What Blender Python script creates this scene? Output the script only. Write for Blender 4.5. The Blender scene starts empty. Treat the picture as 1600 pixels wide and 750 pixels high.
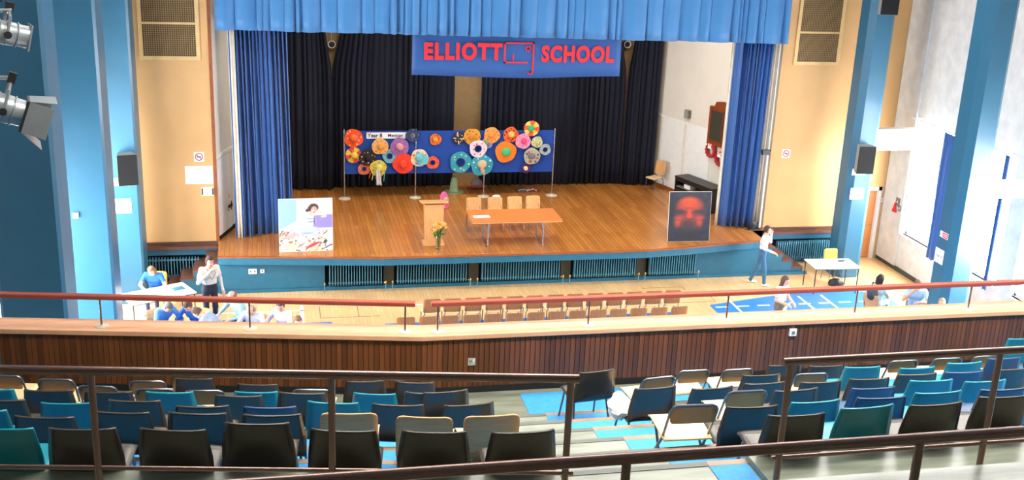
import bpy, math, random
import numpy as np
from mathutils import Vector, Matrix, Euler
random.seed(7)
SC = bpy.context.scene
COL = SC.collection
R_ = math.radians

def lin(r, g, b):
    f = lambda c: (c/255/12.92) if c/255 <= .04045 else ((c/255+.055)/1.055)**2.4
    return (f(r), f(g), f(b), 1)

# ------------------------------------------------------------------ camera
yaw, pitch, roll = 0.219535, 0.312243, -0.042928
fwd = Vector((math.sin(yaw)*math.cos(pitch), math.cos(yaw)*math.cos(pitch), -math.sin(pitch)))
rgt = Vector((math.cos(yaw), -math.sin(yaw), 0)); dwn = fwd.cross(rgt)
r2 = rgt*math.cos(roll)+dwn*math.sin(roll); d2 = -rgt*math.sin(roll)+dwn*math.cos(roll)
cam = bpy.data.cameras.new('camera'); cam.sensor_width = 36; cam.lens = 36*1748.8/1600
cam.clip_start = .05; cam.clip_end = 200
camo = bpy.data.objects.new('camera', cam); COL.objects.link(camo)
mw = Matrix((r2, -d2, -fwd)).transposed().to_4x4(); mw.translation = Vector((0, 0, 10)); camo.matrix_world = mw
SC.camera = camo
# ------------------------------------------------------------------ view + world + lights
SC.view_settings.view_transform = 'Standard'; SC.view_settings.look = 'None'
SC.view_settings.gamma = 1; SC.view_settings.use_curve_mapping = False
SC.view_settings.exposure = 0.0
wd = bpy.data.worlds.new('world'); SC.world = wd; wd.use_nodes = True
bg = wd.node_tree.nodes['Background']; bg.inputs[0].default_value = (.95, .97, 1.0, 1); bg.inputs[1].default_value = 36.0
sun = bpy.data.lights.new('sun', 'SUN'); sun.energy = 7.5; sun.angle = R_(.6); sun.color = (1, .96, .88)
suno = bpy.data.objects.new('sun', sun); COL.objects.link(suno)
suno.rotation_euler = Vector((.66, .06, -.75)).to_track_quat('-Z', 'Y').to_euler()
BAYS = [(22.4, 26.67), (17.55, 21.82)]
WZ0, WZ1, XL, XR, CEIL = 1.08, 4.3, -5.06, 17.0, 11.6
for sx, nx in ((XL-.32, 1), (XR+.32, -1)):           # daylight enters through the side windows
    for y0, y1 in BAYS:
        l = bpy.data.lights.new('window_daylight', 'AREA'); l.shape = 'RECTANGLE'
        l.size = y1-y0; l.size_y = WZ1-WZ0; l.cycles.is_portal = True
        o = bpy.data.objects.new('window_daylight', l); COL.objects.link(o)
        o.location = (sx, (y0+y1)/2, (WZ0+WZ1)/2); o.rotation_euler = (R_(90), 0, R_(-90*nx))
FILL_W = {8.5: 400.0, 13: 230.0, 17.5: 140.0, 22: 90.0}

# ------------------------------------------------------------------ materials
def nodes(name):
    m = bpy.data.materials.new(name); m.use_nodes = True
    nt = m.node_tree; b = nt.nodes['Principled BSDF']
    return m, nt, b
def N(nt, t, **k):
    n = nt.nodes.new(t)
    for a, v in k.items(): setattr(n, a, v)
    return n
def mat(name, c, rough=.6, metal=0, var=.08, sc=6, bump=0, bsc=60, coat=0, rnd=0, stretch=(1, 1, 1), sheen=0):
    m, nt, b = nodes(name); L = nt.links
    b.inputs['Roughness'].default_value = rough; b.inputs['Metallic'].default_value = metal
    if coat: b.inputs['Coat Weight'].default_value = coat; b.inputs['Coat Roughness'].default_value = .15
    if sheen: b.inputs['Sheen Weight'].default_value = sheen
    tc = N(nt, 'ShaderNodeTexCoord'); mp = N(nt, 'ShaderNodeMapping'); mp.inputs['Scale'].default_value = stretch
    L.new(tc.outputs['Object'], mp.inputs[0])
    nz = N(nt, 'ShaderNodeTexNoise'); nz.inputs['Scale'].default_value = sc; nz.inputs['Detail'].default_value = 5
    L.new(mp.outputs[0], nz.inputs[0])
    mr = N(nt, 'ShaderNodeMapRange'); mr.inputs[1].default_value = .3; mr.inputs[2].default_value = .7
    mr.inputs[3].default_value = 1-var; mr.inputs[4].default_value = 1+var
    L.new(nz.outputs[0], mr.inputs[0])
    fac = mr.outputs[0]
    if rnd:
        oi = N(nt, 'ShaderNodeObjectInfo'); m2 = N(nt, 'ShaderNodeMapRange')
        m2.inputs[3].default_value = 1-rnd; m2.inputs[4].default_value = 1+rnd
        L.new(oi.outputs['Random'], m2.inputs[0])
        mu = N(nt, 'ShaderNodeMath', operation='MULTIPLY'); L.new(fac, mu.inputs[0]); L.new(m2.outputs[0], mu.inputs[1]); fac = mu.outputs[0]
    vm = N(nt, 'ShaderNodeVectorMath', operation='SCALE'); vm.inputs[0].default_value = c[:3]
    L.new(fac, vm.inputs['Scale']); L.new(vm.outputs[0], b.inputs['Base Color'])
    if bump:
        n2 = N(nt, 'ShaderNodeTexNoise'); n2.inputs['Scale'].default_value = bsc; L.new(mp.outputs[0], n2.inputs[0])
        bp = N(nt, 'ShaderNodeBump'); bp.inputs['Strength'].default_value = bump; bp.inputs['Distance'].default_value = .01
        L.new(n2.outputs[0], bp.inputs['Height']); L.new(bp.outputs[0], b.inputs['Normal'])
    return m
def boards(name, c1, c2, cm, bw, bl, rough, rot=90, bias=0, coat=0, worn=None):
    m, nt, b = nodes(name); L = nt.links
    tc = N(nt, 'ShaderNodeTexCoord'); mp = N(nt, 'ShaderNodeMapping'); mp.inputs['Rotation'].default_value = (0, 0, R_(rot))
    L.new(tc.outputs['Object'], mp.inputs[0])
    br = N(nt, 'ShaderNodeTexBrick'); br.inputs['Color1'].default_value = c1; br.inputs['Color2'].default_value = c2; br.inputs['Mortar'].default_value = cm
    br.inputs['Scale'].default_value = 1; br.inputs['Mortar Size'].default_value = .0025; br.inputs['Brick Width'].default_value = bl; br.inputs['Row Height'].default_value = bw
    br.inputs['Bias'].default_value = bias; L.new(mp.outputs[0], br.inputs[0])
    nz = N(nt, 'ShaderNodeTexNoise'); nz.inputs['Scale'].default_value = .9; nz.inputs['Detail'].default_value = 6; L.new(mp.outputs[0], nz.inputs[0])
    mp2 = N(nt, 'ShaderNodeMapping'); mp2.inputs['Scale'].default_value = (1.2, 22, 1); L.new(mp.outputs[0], mp2.inputs[0])
    n2 = N(nt, 'ShaderNodeTexNoise'); n2.inputs['Scale'].default_value = 2; n2.inputs['Detail'].default_value = 4; L.new(mp2.outputs[0], n2.inputs[0])
    a = N(nt, 'ShaderNodeMath', operation='ADD'); L.new(nz.outputs[0], a.inputs[0]); L.new(n2.outputs[0], a.inputs[1])
    mr = N(nt, 'ShaderNodeMapRange'); mr.inputs[1].default_value = .65; mr.inputs[2].default_value = 1.35; mr.inputs[3].default_value = .8; mr.inputs[4].default_value = 1.18
    L.new(a.outputs[0], mr.inputs[0])
    vm = N(nt, 'ShaderNodeVectorMath', operation='SCALE'); L.new(br.outputs[0], vm.inputs[0]); L.new(mr.outputs[0], vm.inputs['Scale'])
    L.new(vm.outputs[0], b.inputs['Base Color'])
    b.inputs['Roughness'].default_value = rough
    if coat: b.inputs['Coat Weight'].default_value = coat; b.inputs['Coat Roughness'].default_value = .2
    return m
def emis(name, c, s):
    m, nt, b = nodes(name); b.inputs['Emission Color'].default_value = c; b.inputs['Emission Strength'].default_value = s; b.inputs['Base Color'].default_value = c
    return m
def vcol(name, rough=.6):
    m, nt, b = nodes(name); a = N(nt, 'ShaderNodeVertexColor', layer_name='Col'); nt.links.new(a.outputs[0], b.inputs['Base Color'])
    b.inputs['Roughness'].default_value = rough; return m
def glassy(name, tint=(1, 1, 1, 1), k=.06):
    m, nt, b = nodes(name); nt.nodes.remove(b); out = nt.nodes['Material Output']
    t = N(nt, 'ShaderNodeBsdfTransparent'); t.inputs[0].default_value = tint
    g = N(nt, 'ShaderNodeBsdfGlossy'); g.inputs['Roughness'].default_value = .03
    mx = N(nt, 'ShaderNodeMixShader'); mx.inputs[0].default_value = k; nt.links.new(t.outputs[0], mx.inputs[1]); nt.links.new(g.outputs[0], mx.inputs[2])
    nt.links.new(mx.outputs[0], out.inputs[0]); return m

K = {}
K['beige'] = mat('painted_plaster_beige', lin(218, 172, 114), .7, var=.05, sc=1.2, bump=.05)
K['white_wall'] = mat('painted_plaster_white', lin(222, 216, 202), .75, var=.04, sc=1.5)
K['concrete'] = mat('pale_concrete', lin(222, 222, 216), .85, var=.10, sc=3, bump=.15, bsc=25)
K['ceil'] = mat('ceiling_white', lin(225, 225, 220), .9, var=.02)
K['col_blue'] = mat('column_blue_gloss', lin(40, 99, 126), .4, var=.04, sc=2, coat=.2)
K['fas_blue'] = mat('stage_blue_paint', lin(40, 106, 134), .4, var=.10, sc=5)
K['rad_blue'] = mat('radiator_blue', lin(84, 148, 172), .35, var=.05)
K['dark'] = mat('dark_recess', lin(18, 19, 20), .9, var=.1)
K['olive'] = mat('dark_olive_panel', lin(70, 72, 58), .7)
K['brass'] = mat('brass', lin(205, 165, 110), .3, 1)
K['stage'] = boards('stage_boards', lin(192, 126, 60), lin(168, 104, 46), lin(112, 64, 26), .11, 2.4, .27, 90, coat=.15)
K['edge'] = mat('stage_edge_wood', lin(150, 84, 44), .4, var=.15, sc=8)
K['hall'] = boards('hall_parquet', lin(232, 192, 138), lin(222, 180, 124), lin(190, 146, 96), .09, .6, .3, 90, coat=.2)
K['court'] = mat('court_blue', lin(50, 122, 196), .35, var=.04, sc=3)
K['line'] = mat('court_line_white', lin(240, 240, 240), .5, var=.02)
K['step'] = mat('step_wood_brown', lin(112, 72, 58), .5, var=.15, sc=8)
K['ledge'] = mat('dark_ledge_wood', lin(92, 56, 44), .5, var=.15, sc=8)
K['orange_wood'] = mat('orange_wood', lin(196, 124, 66), .45, var=.12, sc=6, stretch=(1, 6, 6))
K['plank'] = mat('dark_plank', lin(106, 58, 26), .42, var=.28, sc=5, rnd=.32, stretch=(6, 6, .8), coat=.1)
K['cap'] = mat('parapet_cap_wood', lin(222, 166, 128), .42, var=.12, sc=3, stretch=(.6, 5, 5))
K['rail_wood'] = mat('red_brown_rail', lin(160, 70, 50), .3, var=.10, sc=4, coat=.3)
K['lino'] = mat('grey_lino', lin(116, 120, 106), .26, var=.25, sc=2.2, stretch=(1, 5, 1), coat=.25)
K['carpet'] = mat('blue_carpet', lin(48, 132, 190), .75, var=.10, sc=18)
K['nosing'] = mat('nosing_wood', lin(140, 112, 88), .5, var=.15, sc=9)
K['disc'] = mat('cream_enamel', lin(206, 196, 176), .4)
K['steel_br'] = mat('brown_painted_steel', lin(134, 106, 97), .26, .8, var=.06)
K['steel'] = mat('chrome_steel', lin(190, 192, 196), .22, 1)
K['dsteel'] = mat('grey_steel_tube', lin(120, 122, 128), .3, .9)
K['pblack'] = mat('black_plastic', lin(60, 53, 45), .22, var=.08, sc=10, rnd=.15)
K['pteal'] = mat('teal_plastic', lin(22, 124, 140), .26, var=.05, sc=10, rnd=.1)
K['pnavy'] = mat('navy_plastic', lin(42, 66, 98), .26, var=.05, sc=10, rnd=.1)
K['hallply'] = mat('hall_plywood', lin(176, 116, 66), .45, var=.14, sc=5, stretch=(7, 1, 1), rnd=.08)
K['foldply'] = mat('tan_folding_back', lin(208, 130, 62), .55, var=.06)
K['ply'] = mat('plywood', lin(220, 160, 102), .42, var=.10, sc=5, stretch=(1, 1, 7), rnd=.06)
K['plyseat'] = mat('pale_plywood', lin(234, 202, 152), .38, var=.05, sc=4, stretch=(5, 1, 1))
K['orange'] = mat('orange_chair', lin(238, 160, 62), .4, var=.05)
K['val'] = mat('valance_cloth', lin(56, 122, 176), .55, var=.05, sc=2, sheen=.3)
K['curt'] = mat('curtain_cloth', lin(34, 88, 156), .6, var=.06, sc=2, sheen=.3)
K['navy'] = mat('dark_navy_drape', lin(13, 18, 36), .9, var=.12, sc=3)
K['lining'] = mat('cream_lining', lin(226, 218, 200), .8)
K['banner'] = mat('banner_blue', lin(40, 84, 146), .6, var=.05, sc=2)
K['red'] = mat('lettering_red', lin(216, 34, 44), .6, var=.02)
K['board'] = mat('board_blue', lin(22, 66, 150), .85, var=.06, sc=30)
K['paper'] = mat('white_paper', lin(240, 240, 238), .7, var=.02)
K['ink'] = mat('black_ink', lin(40, 42, 50), .7)
K['white'] = mat('white_paint', lin(236, 236, 232), .45, var=.03)
K['wtable'] = mat('white_laminate', lin(242, 242, 240), .3, var=.02)
K['blackm'] = mat('black_metal', lin(34, 34, 36), .4)
K['grey'] = mat('grey_plastic', lin(120, 120, 112), .5)
K['spk'] = mat('speaker_mesh_black', lin(9, 9, 9), .9, var=.3, sc=120)
K['spkbox'] = mat('speaker_case_grey', lin(150, 150, 142), .5)
K['grille'] = mat('grille_mesh', lin(160, 130, 88), .8, var=.05)
K['grille_d'] = mat('grille_back', lin(88, 68, 42), .9)
K['oak'] = mat('pale_oak', lin(214, 160, 102), .42, var=.10, sc=5, stretch=(6, 6, 1))
K['tablewood'] = mat('table_top_wood', lin(206, 124, 62), .35, var=.12, sc=5, stretch=(1, 6, 6))
K['greenleaf'] = mat('leaf_green', lin(64, 112, 44), .5, var=.2)
K['petal'] = mat('petal_orange', lin(236, 168, 84), .6, var=.12, sc=30)
K['glass'] = glassy('clear_glass', (.93, .96, .95, 1), .22)
K['pane'] = glassy('window_glass')
K['mahog'] = mat('mahogany', lin(134, 66, 32), .35, var=.2, sc=6)
K['slate'] = mat('memorial_slate', lin(58, 56, 44), .5, var=.3, sc=30)
K['poppy'] = mat('poppy_red', lin(178, 30, 38), .7, var=.2, sc=30)
K['lampm'] = mat('lantern_grey', lin(150, 154, 156), .35, .5)
K['sock'] = mat('brushed_socket', lin(196, 196, 190), .35, .5)

# ------------------------------------------------------------------ mesh builder
class MB:
    def __init__(s): s.v = []; s.f = []; s.m = []
    def add(s, vs, fs, mi=0):
        o = len(s.v); s.v += [tuple(map(float, p)) for p in vs]
        for q in fs: s.f.append(tuple(i+o for i in q)); s.m.append(mi)
        return s
    def box(s, a, b, mi=0, M=None):
        (x0, y0, z0), (x1, y1, z1) = a, b
        vs = [(x0,y0,z0),(x1,y0,z0),(x1,y1,z0),(x0,y1,z0),(x0,y0,z1),(x1,y0,z1),(x1,y1,z1),(x0,y1,z1)]
        if M is not None: vs = [M @ Vector(p) for p in vs]
        return s.add(vs, [(0,3,2,1),(4,5,6,7),(0,1,5,4),(1,2,6,5),(2,3,7,6),(3,0,4,7)], mi)
    def prism(s, poly, z0, z1, mi=0, M=None):
        n = len(poly); vs = [(x, y, z0) for x, y in poly]+[(x, y, z1) for x, y in poly]
        if M is not None: vs = [M @ Vector(p) for p in vs]
        fs = [tuple(range(n))[::-1], tuple(range(n, 2*n))]+[(i, (i+1) % n, n+(i+1) % n, n+i) for i in range(n)]
        return s.add(vs, fs, mi)
    def tube(s, pts, r, n=8, mi=0, caps=True, flat=1):
        P = [Vector(p) for p in pts]; rr = r if isinstance(r, (list, tuple)) else [r]*len(P)
        vs = []; up = None
        for i, p in enumerate(P):
            t = (P[min(i+1, len(P)-1)]-P[max(i-1, 0)]).normalized()
            if up is None: up = Vector((0, 0, 1)) if abs(t.z) < .9 else Vector((0, 1, 0))
            a = t.cross(up).normalized(); b = a.cross(t).normalized(); up = b
            for k in range(n):
                an = 2*math.pi*k/n; vs.append(p+a*math.cos(an)*rr[i]+b*math.sin(an)*rr[i]*flat)
        fs = []
        for i in range(len(P)-1):
            for k in range(n): fs.append((i*n+k, i*n+(k+1) % n, (i+1)*n+(k+1) % n, (i+1)*n+k))
        if caps: fs += [tuple(range(n))[::-1], tuple((len(P)-1)*n+k for k in range(n))]
        return s.add(vs, fs, mi)
    def lathe(s, prof, n=24, M=None, mi=0, wob=None):
        vs = []
        for r, z in prof:
            for k in range(n):
                a = 2*math.pi*k/n; q = r*(wob(a) if wob else 1); vs.append((q*math.cos(a), q*math.sin(a), z))
        if M is not None: vs = [M @ Vector(p) for p in vs]
        fs = [(i*n+k, i*n+(k+1) % n, (i+1)*n+(k+1) % n, (i+1)*n+k) for i in range(len(prof)-1) for k in range(n)]
        fs += [tuple(range(n))[::-1], tuple((len(prof)-1)*n+k for k in range(n))]
        return s.add(vs, fs, mi)
    def grid(s, fn, nu, nv, mi=0):
        vs = [fn(i/nu, j/nv) for j in range(nv+1) for i in range(nu+1)]
        fs = [(j*(nu+1)+i, j*(nu+1)+i+1, (j+1)*(nu+1)+i+1, (j+1)*(nu+1)+i) for j in range(nv) for i in range(nu)]
        return s.add(vs, fs, mi)
    def ball(s, c, r, n=8, mi=0):
        r = r if isinstance(r, (tuple, list)) else (r, r, r); pr = []
        vs = []; fs = []; h = n//2+1
        for j in range(1, h):
            t = math.pi*j/h
            for k in range(n): a = 2*math.pi*k/n; vs.append((c[0]+r[0]*math.sin(t)*math.cos(a), c[1]+r[1]*math.sin(t)*math.sin(a), c[2]-r[2]*math.cos(t)))
        for j in range(h-2):
            for k in range(n): fs.append((j*n+k, j*n+(k+1) % n, (j+1)*n+(k+1) % n, (j+1)*n+k))
        vs += [(c[0], c[1], c[2]-r[2]), (c[0], c[1], c[2]+r[2])]; b = len(vs)-2; t = (h-2)*n
        for k in range(n): fs += [((k+1) % n, k, b), (t+k, t+(k+1) % n, b+1)]
        return s.add(vs, fs, mi)
def mesh_of(mb, mats, name, smooth=True, ang=40):
    me = bpy.data.meshes.new(name); me.from_pydata(mb.v, [], mb.f)
    for m in (mats if isinstance(mats, (list, tuple)) else [mats]): me.materials.append(K[m] if isinstance(m, str) else m)
    me.polygons.foreach_set('material_index', mb.m)
    me.polygons.foreach_set('use_smooth', [smooth]*len(me.polygons))
    me.update()
    if smooth: me.set_sharp_from_angle(angle=R_(ang))
    return me
def obj(name, mb, mats, parent=None, loc=(0, 0, 0), rot=(0, 0, 0), smooth=True, ang=40, bevel=0, solid=0):
    me = mb if isinstance(mb, bpy.types.Mesh) else mesh_of(mb, mats, name, smooth, ang)
    o = bpy.data.objects.new(name, me); COL.objects.link(o); o.location = loc; o.rotation_euler = rot
    if parent is not None: o.parent = parent
    if solid:
        md = o.modifiers.new('thickness', 'SOLIDIFY'); md.thickness = solid; md.offset = 0
    if bevel:
        md = o.modifiers.new('edge', 'BEVEL'); md.width = bevel; md.segments = 2; md.limit_method = 'ANGLE'
    return o
def tag(o, label, cat=None, group=None, kind=None):
    if label: o['label'] = label
    if cat: o['category'] = cat
    if group: o['group'] = group
    if kind: o['kind'] = kind
    return o
def empty(name, loc=(0, 0, 0), rz=0, label=None, cat=None, group=None, kind=None):
    o = bpy.data.objects.new(name, None); COL.objects.link(o); o.location = loc; o.rotation_euler = (0, 0, rz); o.empty_display_size = .1
    return tag(o, label, cat, group, kind)
def struct(name, mb, m, label=None, parent=None, **k):
    o = obj(name, mb, m, parent, **k)
    if parent is None: tag(o, label, kind='structure')
    return o
def kids(o): return [c for c in bpy.data.objects if c.parent == o]
TREE = {}
def clone(root, loc, rz, label=None, group=None, name=None, scale=None):
    if root.name not in TREE: TREE[root.name] = [(c, kids(c)) for c in kids(root)]
    r = root.copy(); COL.objects.link(r); r.location = loc; r.rotation_euler = (0, 0, rz)
    if name: r.name = name
    if scale: r.scale = scale
    if label: r['label'] = label
    if group: r['group'] = group
    for c, g in TREE[root.name]:
        d = c.copy(); COL.objects.link(d); d.parent = r
        for e in g: q = e.copy(); COL.objects.link(q); q.parent = d
    return r
class Pool:            # first call moves the prototype itself, later calls copy it
    def __init__(s, root): s.root = root; s.used = False
    def put(s, loc, rz, label=None, group=None, name=None, scale=None):
        if not s.used:
            s.used = True; TREE[s.root.name] = [(c, kids(c)) for c in kids(s.root)]
            o = s.root; o.location = loc; o.rotation_euler = (0, 0, rz)
            if label: o['label'] = label
            if group: o['group'] = group
            if scale: o.scale = scale
            return o
        return clone(s.root, loc, rz, label, group, name, scale)
def text_mesh(body, size, ext=.004, off=.0, m='ink', align='CENTER', sx=1, sp=1, width=None):
    cu = bpy.data.curves.new('lettering', 'FONT'); cu.body = body; cu.size = size; cu.extrude = ext; cu.offset = off; cu.align_x = align; cu.align_y = 'CENTER'
    cu.resolution_u = 4; cu.space_character = sp
    o = bpy.data.objects.new('lettering', cu); COL.objects.link(o)
    bpy.context.view_layer.update()
    me = bpy.data.meshes.new_from_object(o.evaluated_get(bpy.context.evaluated_depsgraph_get()))
    bpy.data.objects.remove(o); bpy.data.curves.remove(cu)
    if width: xs = [v.co.x for v in me.vertices]; sx = width/(max(xs)-min(xs))
    if sx != 1: me.transform(Matrix.Diagonal((sx, 1, 1, 1)))
    me.materials.clear(); me.materials.append(K[m]); me.name = 'lettering'
    return me
UP = (R_(90), 0, 0)        # text/panel plane facing the balcony (-Y)

# ================================================================== STRUCTURE
S1 = 1.0      # stage height
YP = 27.75    # proscenium wall
struct('floor', MB().box((XL-.3, -3.4, -.2), (XR+.3, 34, 0)), 'hall', 'pale timber hall floor below the balcony')
def court(x0, x1, top, lab):
    e = struct('floor_court', MB().prism([(x0, 12.5), (x1, 12.5)]+top, 0, .004), 'court', lab, smooth=False)
    return e
cR = court(10.65, 15.62, [(15.62, 25.05), (14.3, 25.3), (13.0, 25.2), (10.65, 24.62)], 'blue painted court area on the right of the hall floor')
cC = court(2.45, 9.55, [(9.55, 24.25), (2.45, 24.25)], 'blue painted court area under the rows of plywood chairs')
cL = court(-3.6, 1.25, [(1.25, 24.5), (-3.6, 24.5)], 'blue painted court area on the left of the hall floor')
def flat_line(parent, x0, y0, x1, y1):
    obj('court_line', MB().box((x0, y0, .004), (x1, y1, .0065)), 'line', parent, smooth=False)
for i in range(9): flat_line(cR, 10.75+i*.56, 24.42, 11.08+i*.56, 24.48)
for x in (11.25, 13.2, 13.85): flat_line(cR, x, 12.6, x+.06, 25.0)
flat_line(cL, .55, 12.6, .63, 25.6); flat_line(cL, -3.5, 25.25, .63, 25.31); flat_line(cL, .2, 24.2, .9, 24.26)
flat_line(cC, 2.6, 25.35, 9.4, 25.4)
fr = mat('floor_trap_line', lin(120, 96, 66), .6)
for x0, y0, x1, y1 in ((1.0, 24.75, 2.4, 24.765), (1.0, 24.75, 1.015, 25.5), (1.9, 24.78, 1.915, 25.5), (9.3, 24.85, 10.9, 24.865), (9.6, 24.86, 9.615, 25.5), (10.9, 24.86, 10.915, 25.6), (9.3, 25.95, 10.4, 25.965), (10.4, 25.7, 10.415, 25.97)):
    struct('trim_1', MB().box((x0, y0, 0), (x1, y1, .003)), fr, 'thin dark joint of a floor trap in the hall floor', smooth=False)

# side walls with window openings
def side_wall(name, x0, x1, label):
    mb = MB(); z1 = CEIL
    mb.box((x0, -3.4, 0), (x1, 34, WZ0)); mb.box((x0, -3.4, WZ1), (x1, 34, z1))
    ys = [-3.4]
    for y0, y1 in sorted(BAYS): ys += [y0, y1]
    ys.append(34)
    for i in range(0, len(ys), 2): mb.box((x0, ys[i], WZ0), (x1, ys[i+1], WZ1))
    return struct(name, mb, 'concrete', label, smooth=False)
wr = side_wall('wall_right', XR, XR+.3, 'pale concrete side wall with tall windows on the right')
wl = side_wall('wall_left', XL-.3, XL, 'pale concrete side wall with tall windows on the left')
obj('skirting', MB().box((XR-.03, 12, 0), (XR, YP, .12)), 'olive', wr, smooth=False)
obj('skirting', MB().box((XL, 12, 0), (XL+.03, YP, .12)), 'olive', wl, smooth=False)
obj('pilaster', MB().box((XR-.06, 26.72, .12), (XR, YP-.02, CEIL)), 'concrete', wr, smooth=False)
nwin = 0
for sx, si in ((XL-.15, 1), (XR+.15, -1)):
    for bi, (y0, y1) in enumerate(BAYS):
        nwin += 1
        w = empty('window_%d' % nwin, (sx, 0, 0)); tag(w, 'tall white framed window, bay %s from the stage in the %s wall' % (('first', 'second', 'third', 'fourth')[bi], 'left' if si > 0 else 'right'), kind='structure')
        mb = MB(); t = .035
        mb.box((-t, y0, WZ0), (t, y0+.06, WZ1)); mb.box((-t, y1-.06, WZ0), (t, y1, WZ1)); mb.box((-t, y0, WZ0), (t, y1, WZ0+.06)); mb.box((-t, y0, WZ1-.06), (t, y1, WZ1))
        n = 4; dy = (y1-y0)/n
        for k in range(1, n): mb.box((-t*.8, y0+k*dy-.022, WZ0), (t*.8, y0+k*dy+.022, WZ1))
        mb.box((-t*.8, y0, 3.25), (t*.8, y1, 3.295)); obj('window_frame', mb, 'white', w, smooth=False)
        obj('window_sill', MB().box((.06*si if si > 0 else -.2, y0-.05, WZ0-.04), (.2 if si > 0 else -.06, y1+.05, WZ0)), 'white', w, smooth=False)
        for k in range(n):
            for z0, z1 in ((WZ0+.05, 3.25), (3.29, WZ1-.05)):
                obj('pane', MB().box((-.003, y0+k*dy+.02, z0), (.003, y0+(k+1)*dy-.02, z1)), 'pane', w, smooth=False)
struct('wall_far', MB().box((XL-.3, 34, 0), (XR+.3, 34.2, CEIL)), 'white_wall', 'plain wall behind the stage', smooth=False)
struct('wall_back', MB().box((XL-.3, -3.7, 0), (XR+.3, -3.4, CEIL)), 'white_wall', 'plain wall behind the balcony', smooth=False)
struct('ceiling', MB().box((XL-.3, -3.7, CEIL), (XR+.3, 34.2, CEIL+.2)), 'ceil', 'plain white hall ceiling', smooth=False)
# unseen ceiling panels above the frame, added for general fill light
def ceiling_fill(x, y, lab):
    e = empty('ceiling_fill_light', (x, y, CEIL-.16), 0, lab, 'lamp', 'added fill lights over the hall')
    obj('fill_housing', MB().box((-2.45, -.45, 0), (2.45, .45, .16)), 'white', e, smooth=False)
    obj('fill_diffuser', MB().box((-2.4, -.38, -.03), (2.4, .38, 0)), emis('fill_glow', (1, .97, .9, 1), 6), e, smooth=False)
    l = bpy.data.lights.new('fill_light', 'AREA'); l.shape = 'RECTANGLE'; l.size = 4.8; l.size_y = .76; l.energy = FILL_W[y]*{1: .8 if y == 8.5 else .3, 6: 1.0, 11: 1.05}[x]; l.spread = R_(150 if y == 13 else 115); l.color = (1, .95, .86)
    o = bpy.data.objects.new('fill_light', l); COL.objects.link(o); o.parent = e; o.location = (0, 0, -.05)
for i, y in enumerate((8.5, 13, 17.5, 22)):
    for j, x in enumerate((1, 6, 11)):
        ceiling_fill(x, y, 'added ceiling fill light, %s in the %s row from the stage' % (('left', 'middle', 'right')[j], ('fourth', 'third', 'second', 'first')[i]))

# stage batten lamps hidden behind the valance
for i, x in enumerate((2.2, 6.0, 9.8)):
    e = empty('stage_batten_light', (x, 28.9, 7.4), 0, 'stage batten lamp behind the valance, %s of three' % ('left', 'middle', 'right')[i], 'lamp', 'stage batten lamps')
    obj('housing', MB().box((-1.2, -.15, 0), (1.2, .15, .14)), 'blackm', e, smooth=False)
    obj('lens_strip', MB().box((-1.15, -.11, -.02), (1.15, .11, 0)), emis('batten_glow', (1, .9, .74, 1), 5), e, smooth=False)
    obj('hanger', MB().tube([(-.9, 0, .14), (-.9, 0, 1.62)], .012, 6).tube([(.9, 0, .14), (.9, 0, 1.62)], .012, 6), 'blackm', e)
    l = bpy.data.lights.new('batten_light', 'AREA'); l.shape = 'RECTANGLE'; l.size = 2.2; l.size_y = .2; l.energy = 140; l.color = (1, .92, .8)
    o = bpy.data.objects.new('batten_light', l); COL.objects.link(o); o.parent = e; o.location = (0, 0, -.04)
# proscenium wall
wpl = struct('wall_stage_left', MB().box((XL, YP, 1.0), (-1.4, YP+.25, CEIL)), 'beige', 'beige wall left of the stage opening', smooth=False)
wpr = struct('wall_stage_right', MB().box((13.35, YP, 1.0), (15.85, YP+.25, CEIL)).box((16.86, YP, 0), (XR, YP+.25, 2.1)).box((15.85, YP, 2.1), (XR, YP+.25, CEIL)), 'beige', 'beige wall right of the stage opening', smooth=False)
struct('wall_stage_top', MB().box((-1.4, YP, 7.35), (13.35, YP+.25, CEIL)), 'beige', 'beige wall above the stage opening', smooth=False)
for w, x0, x1 in ((wpl, XL, -1.4), (wpr, 13.35, 15.8)):
    obj('ledge', MB().box((x0, YP-.10, .93), (x1, YP+.02, 1.0)), 'ledge', w, smooth=False)
    obj('ledge_board', MB().box((x0, YP-.22, .86), (x1, YP, .93)), 'step', w, smooth=False)
    obj('painted_band', MB().box((x0, YP-.16, .70), (x1, YP, .86)), 'fas_blue', w, smooth=False)
    obj('lower_panel', MB().box((x0, YP-.03, 0), (x1, YP+.2, .70)), 'dark', w, smooth=False)
    obj('lower_skirting', MB().box((x0, YP-.10, 0), (x1, YP-.03, .12)), 'fas_blue', w, smooth=False)
obj('corner_bead', MB().box((-1.44, YP-.02, 1.0), (-1.36, YP+.02, 7.4)), 'edge', wpl, smooth=False)
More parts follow.
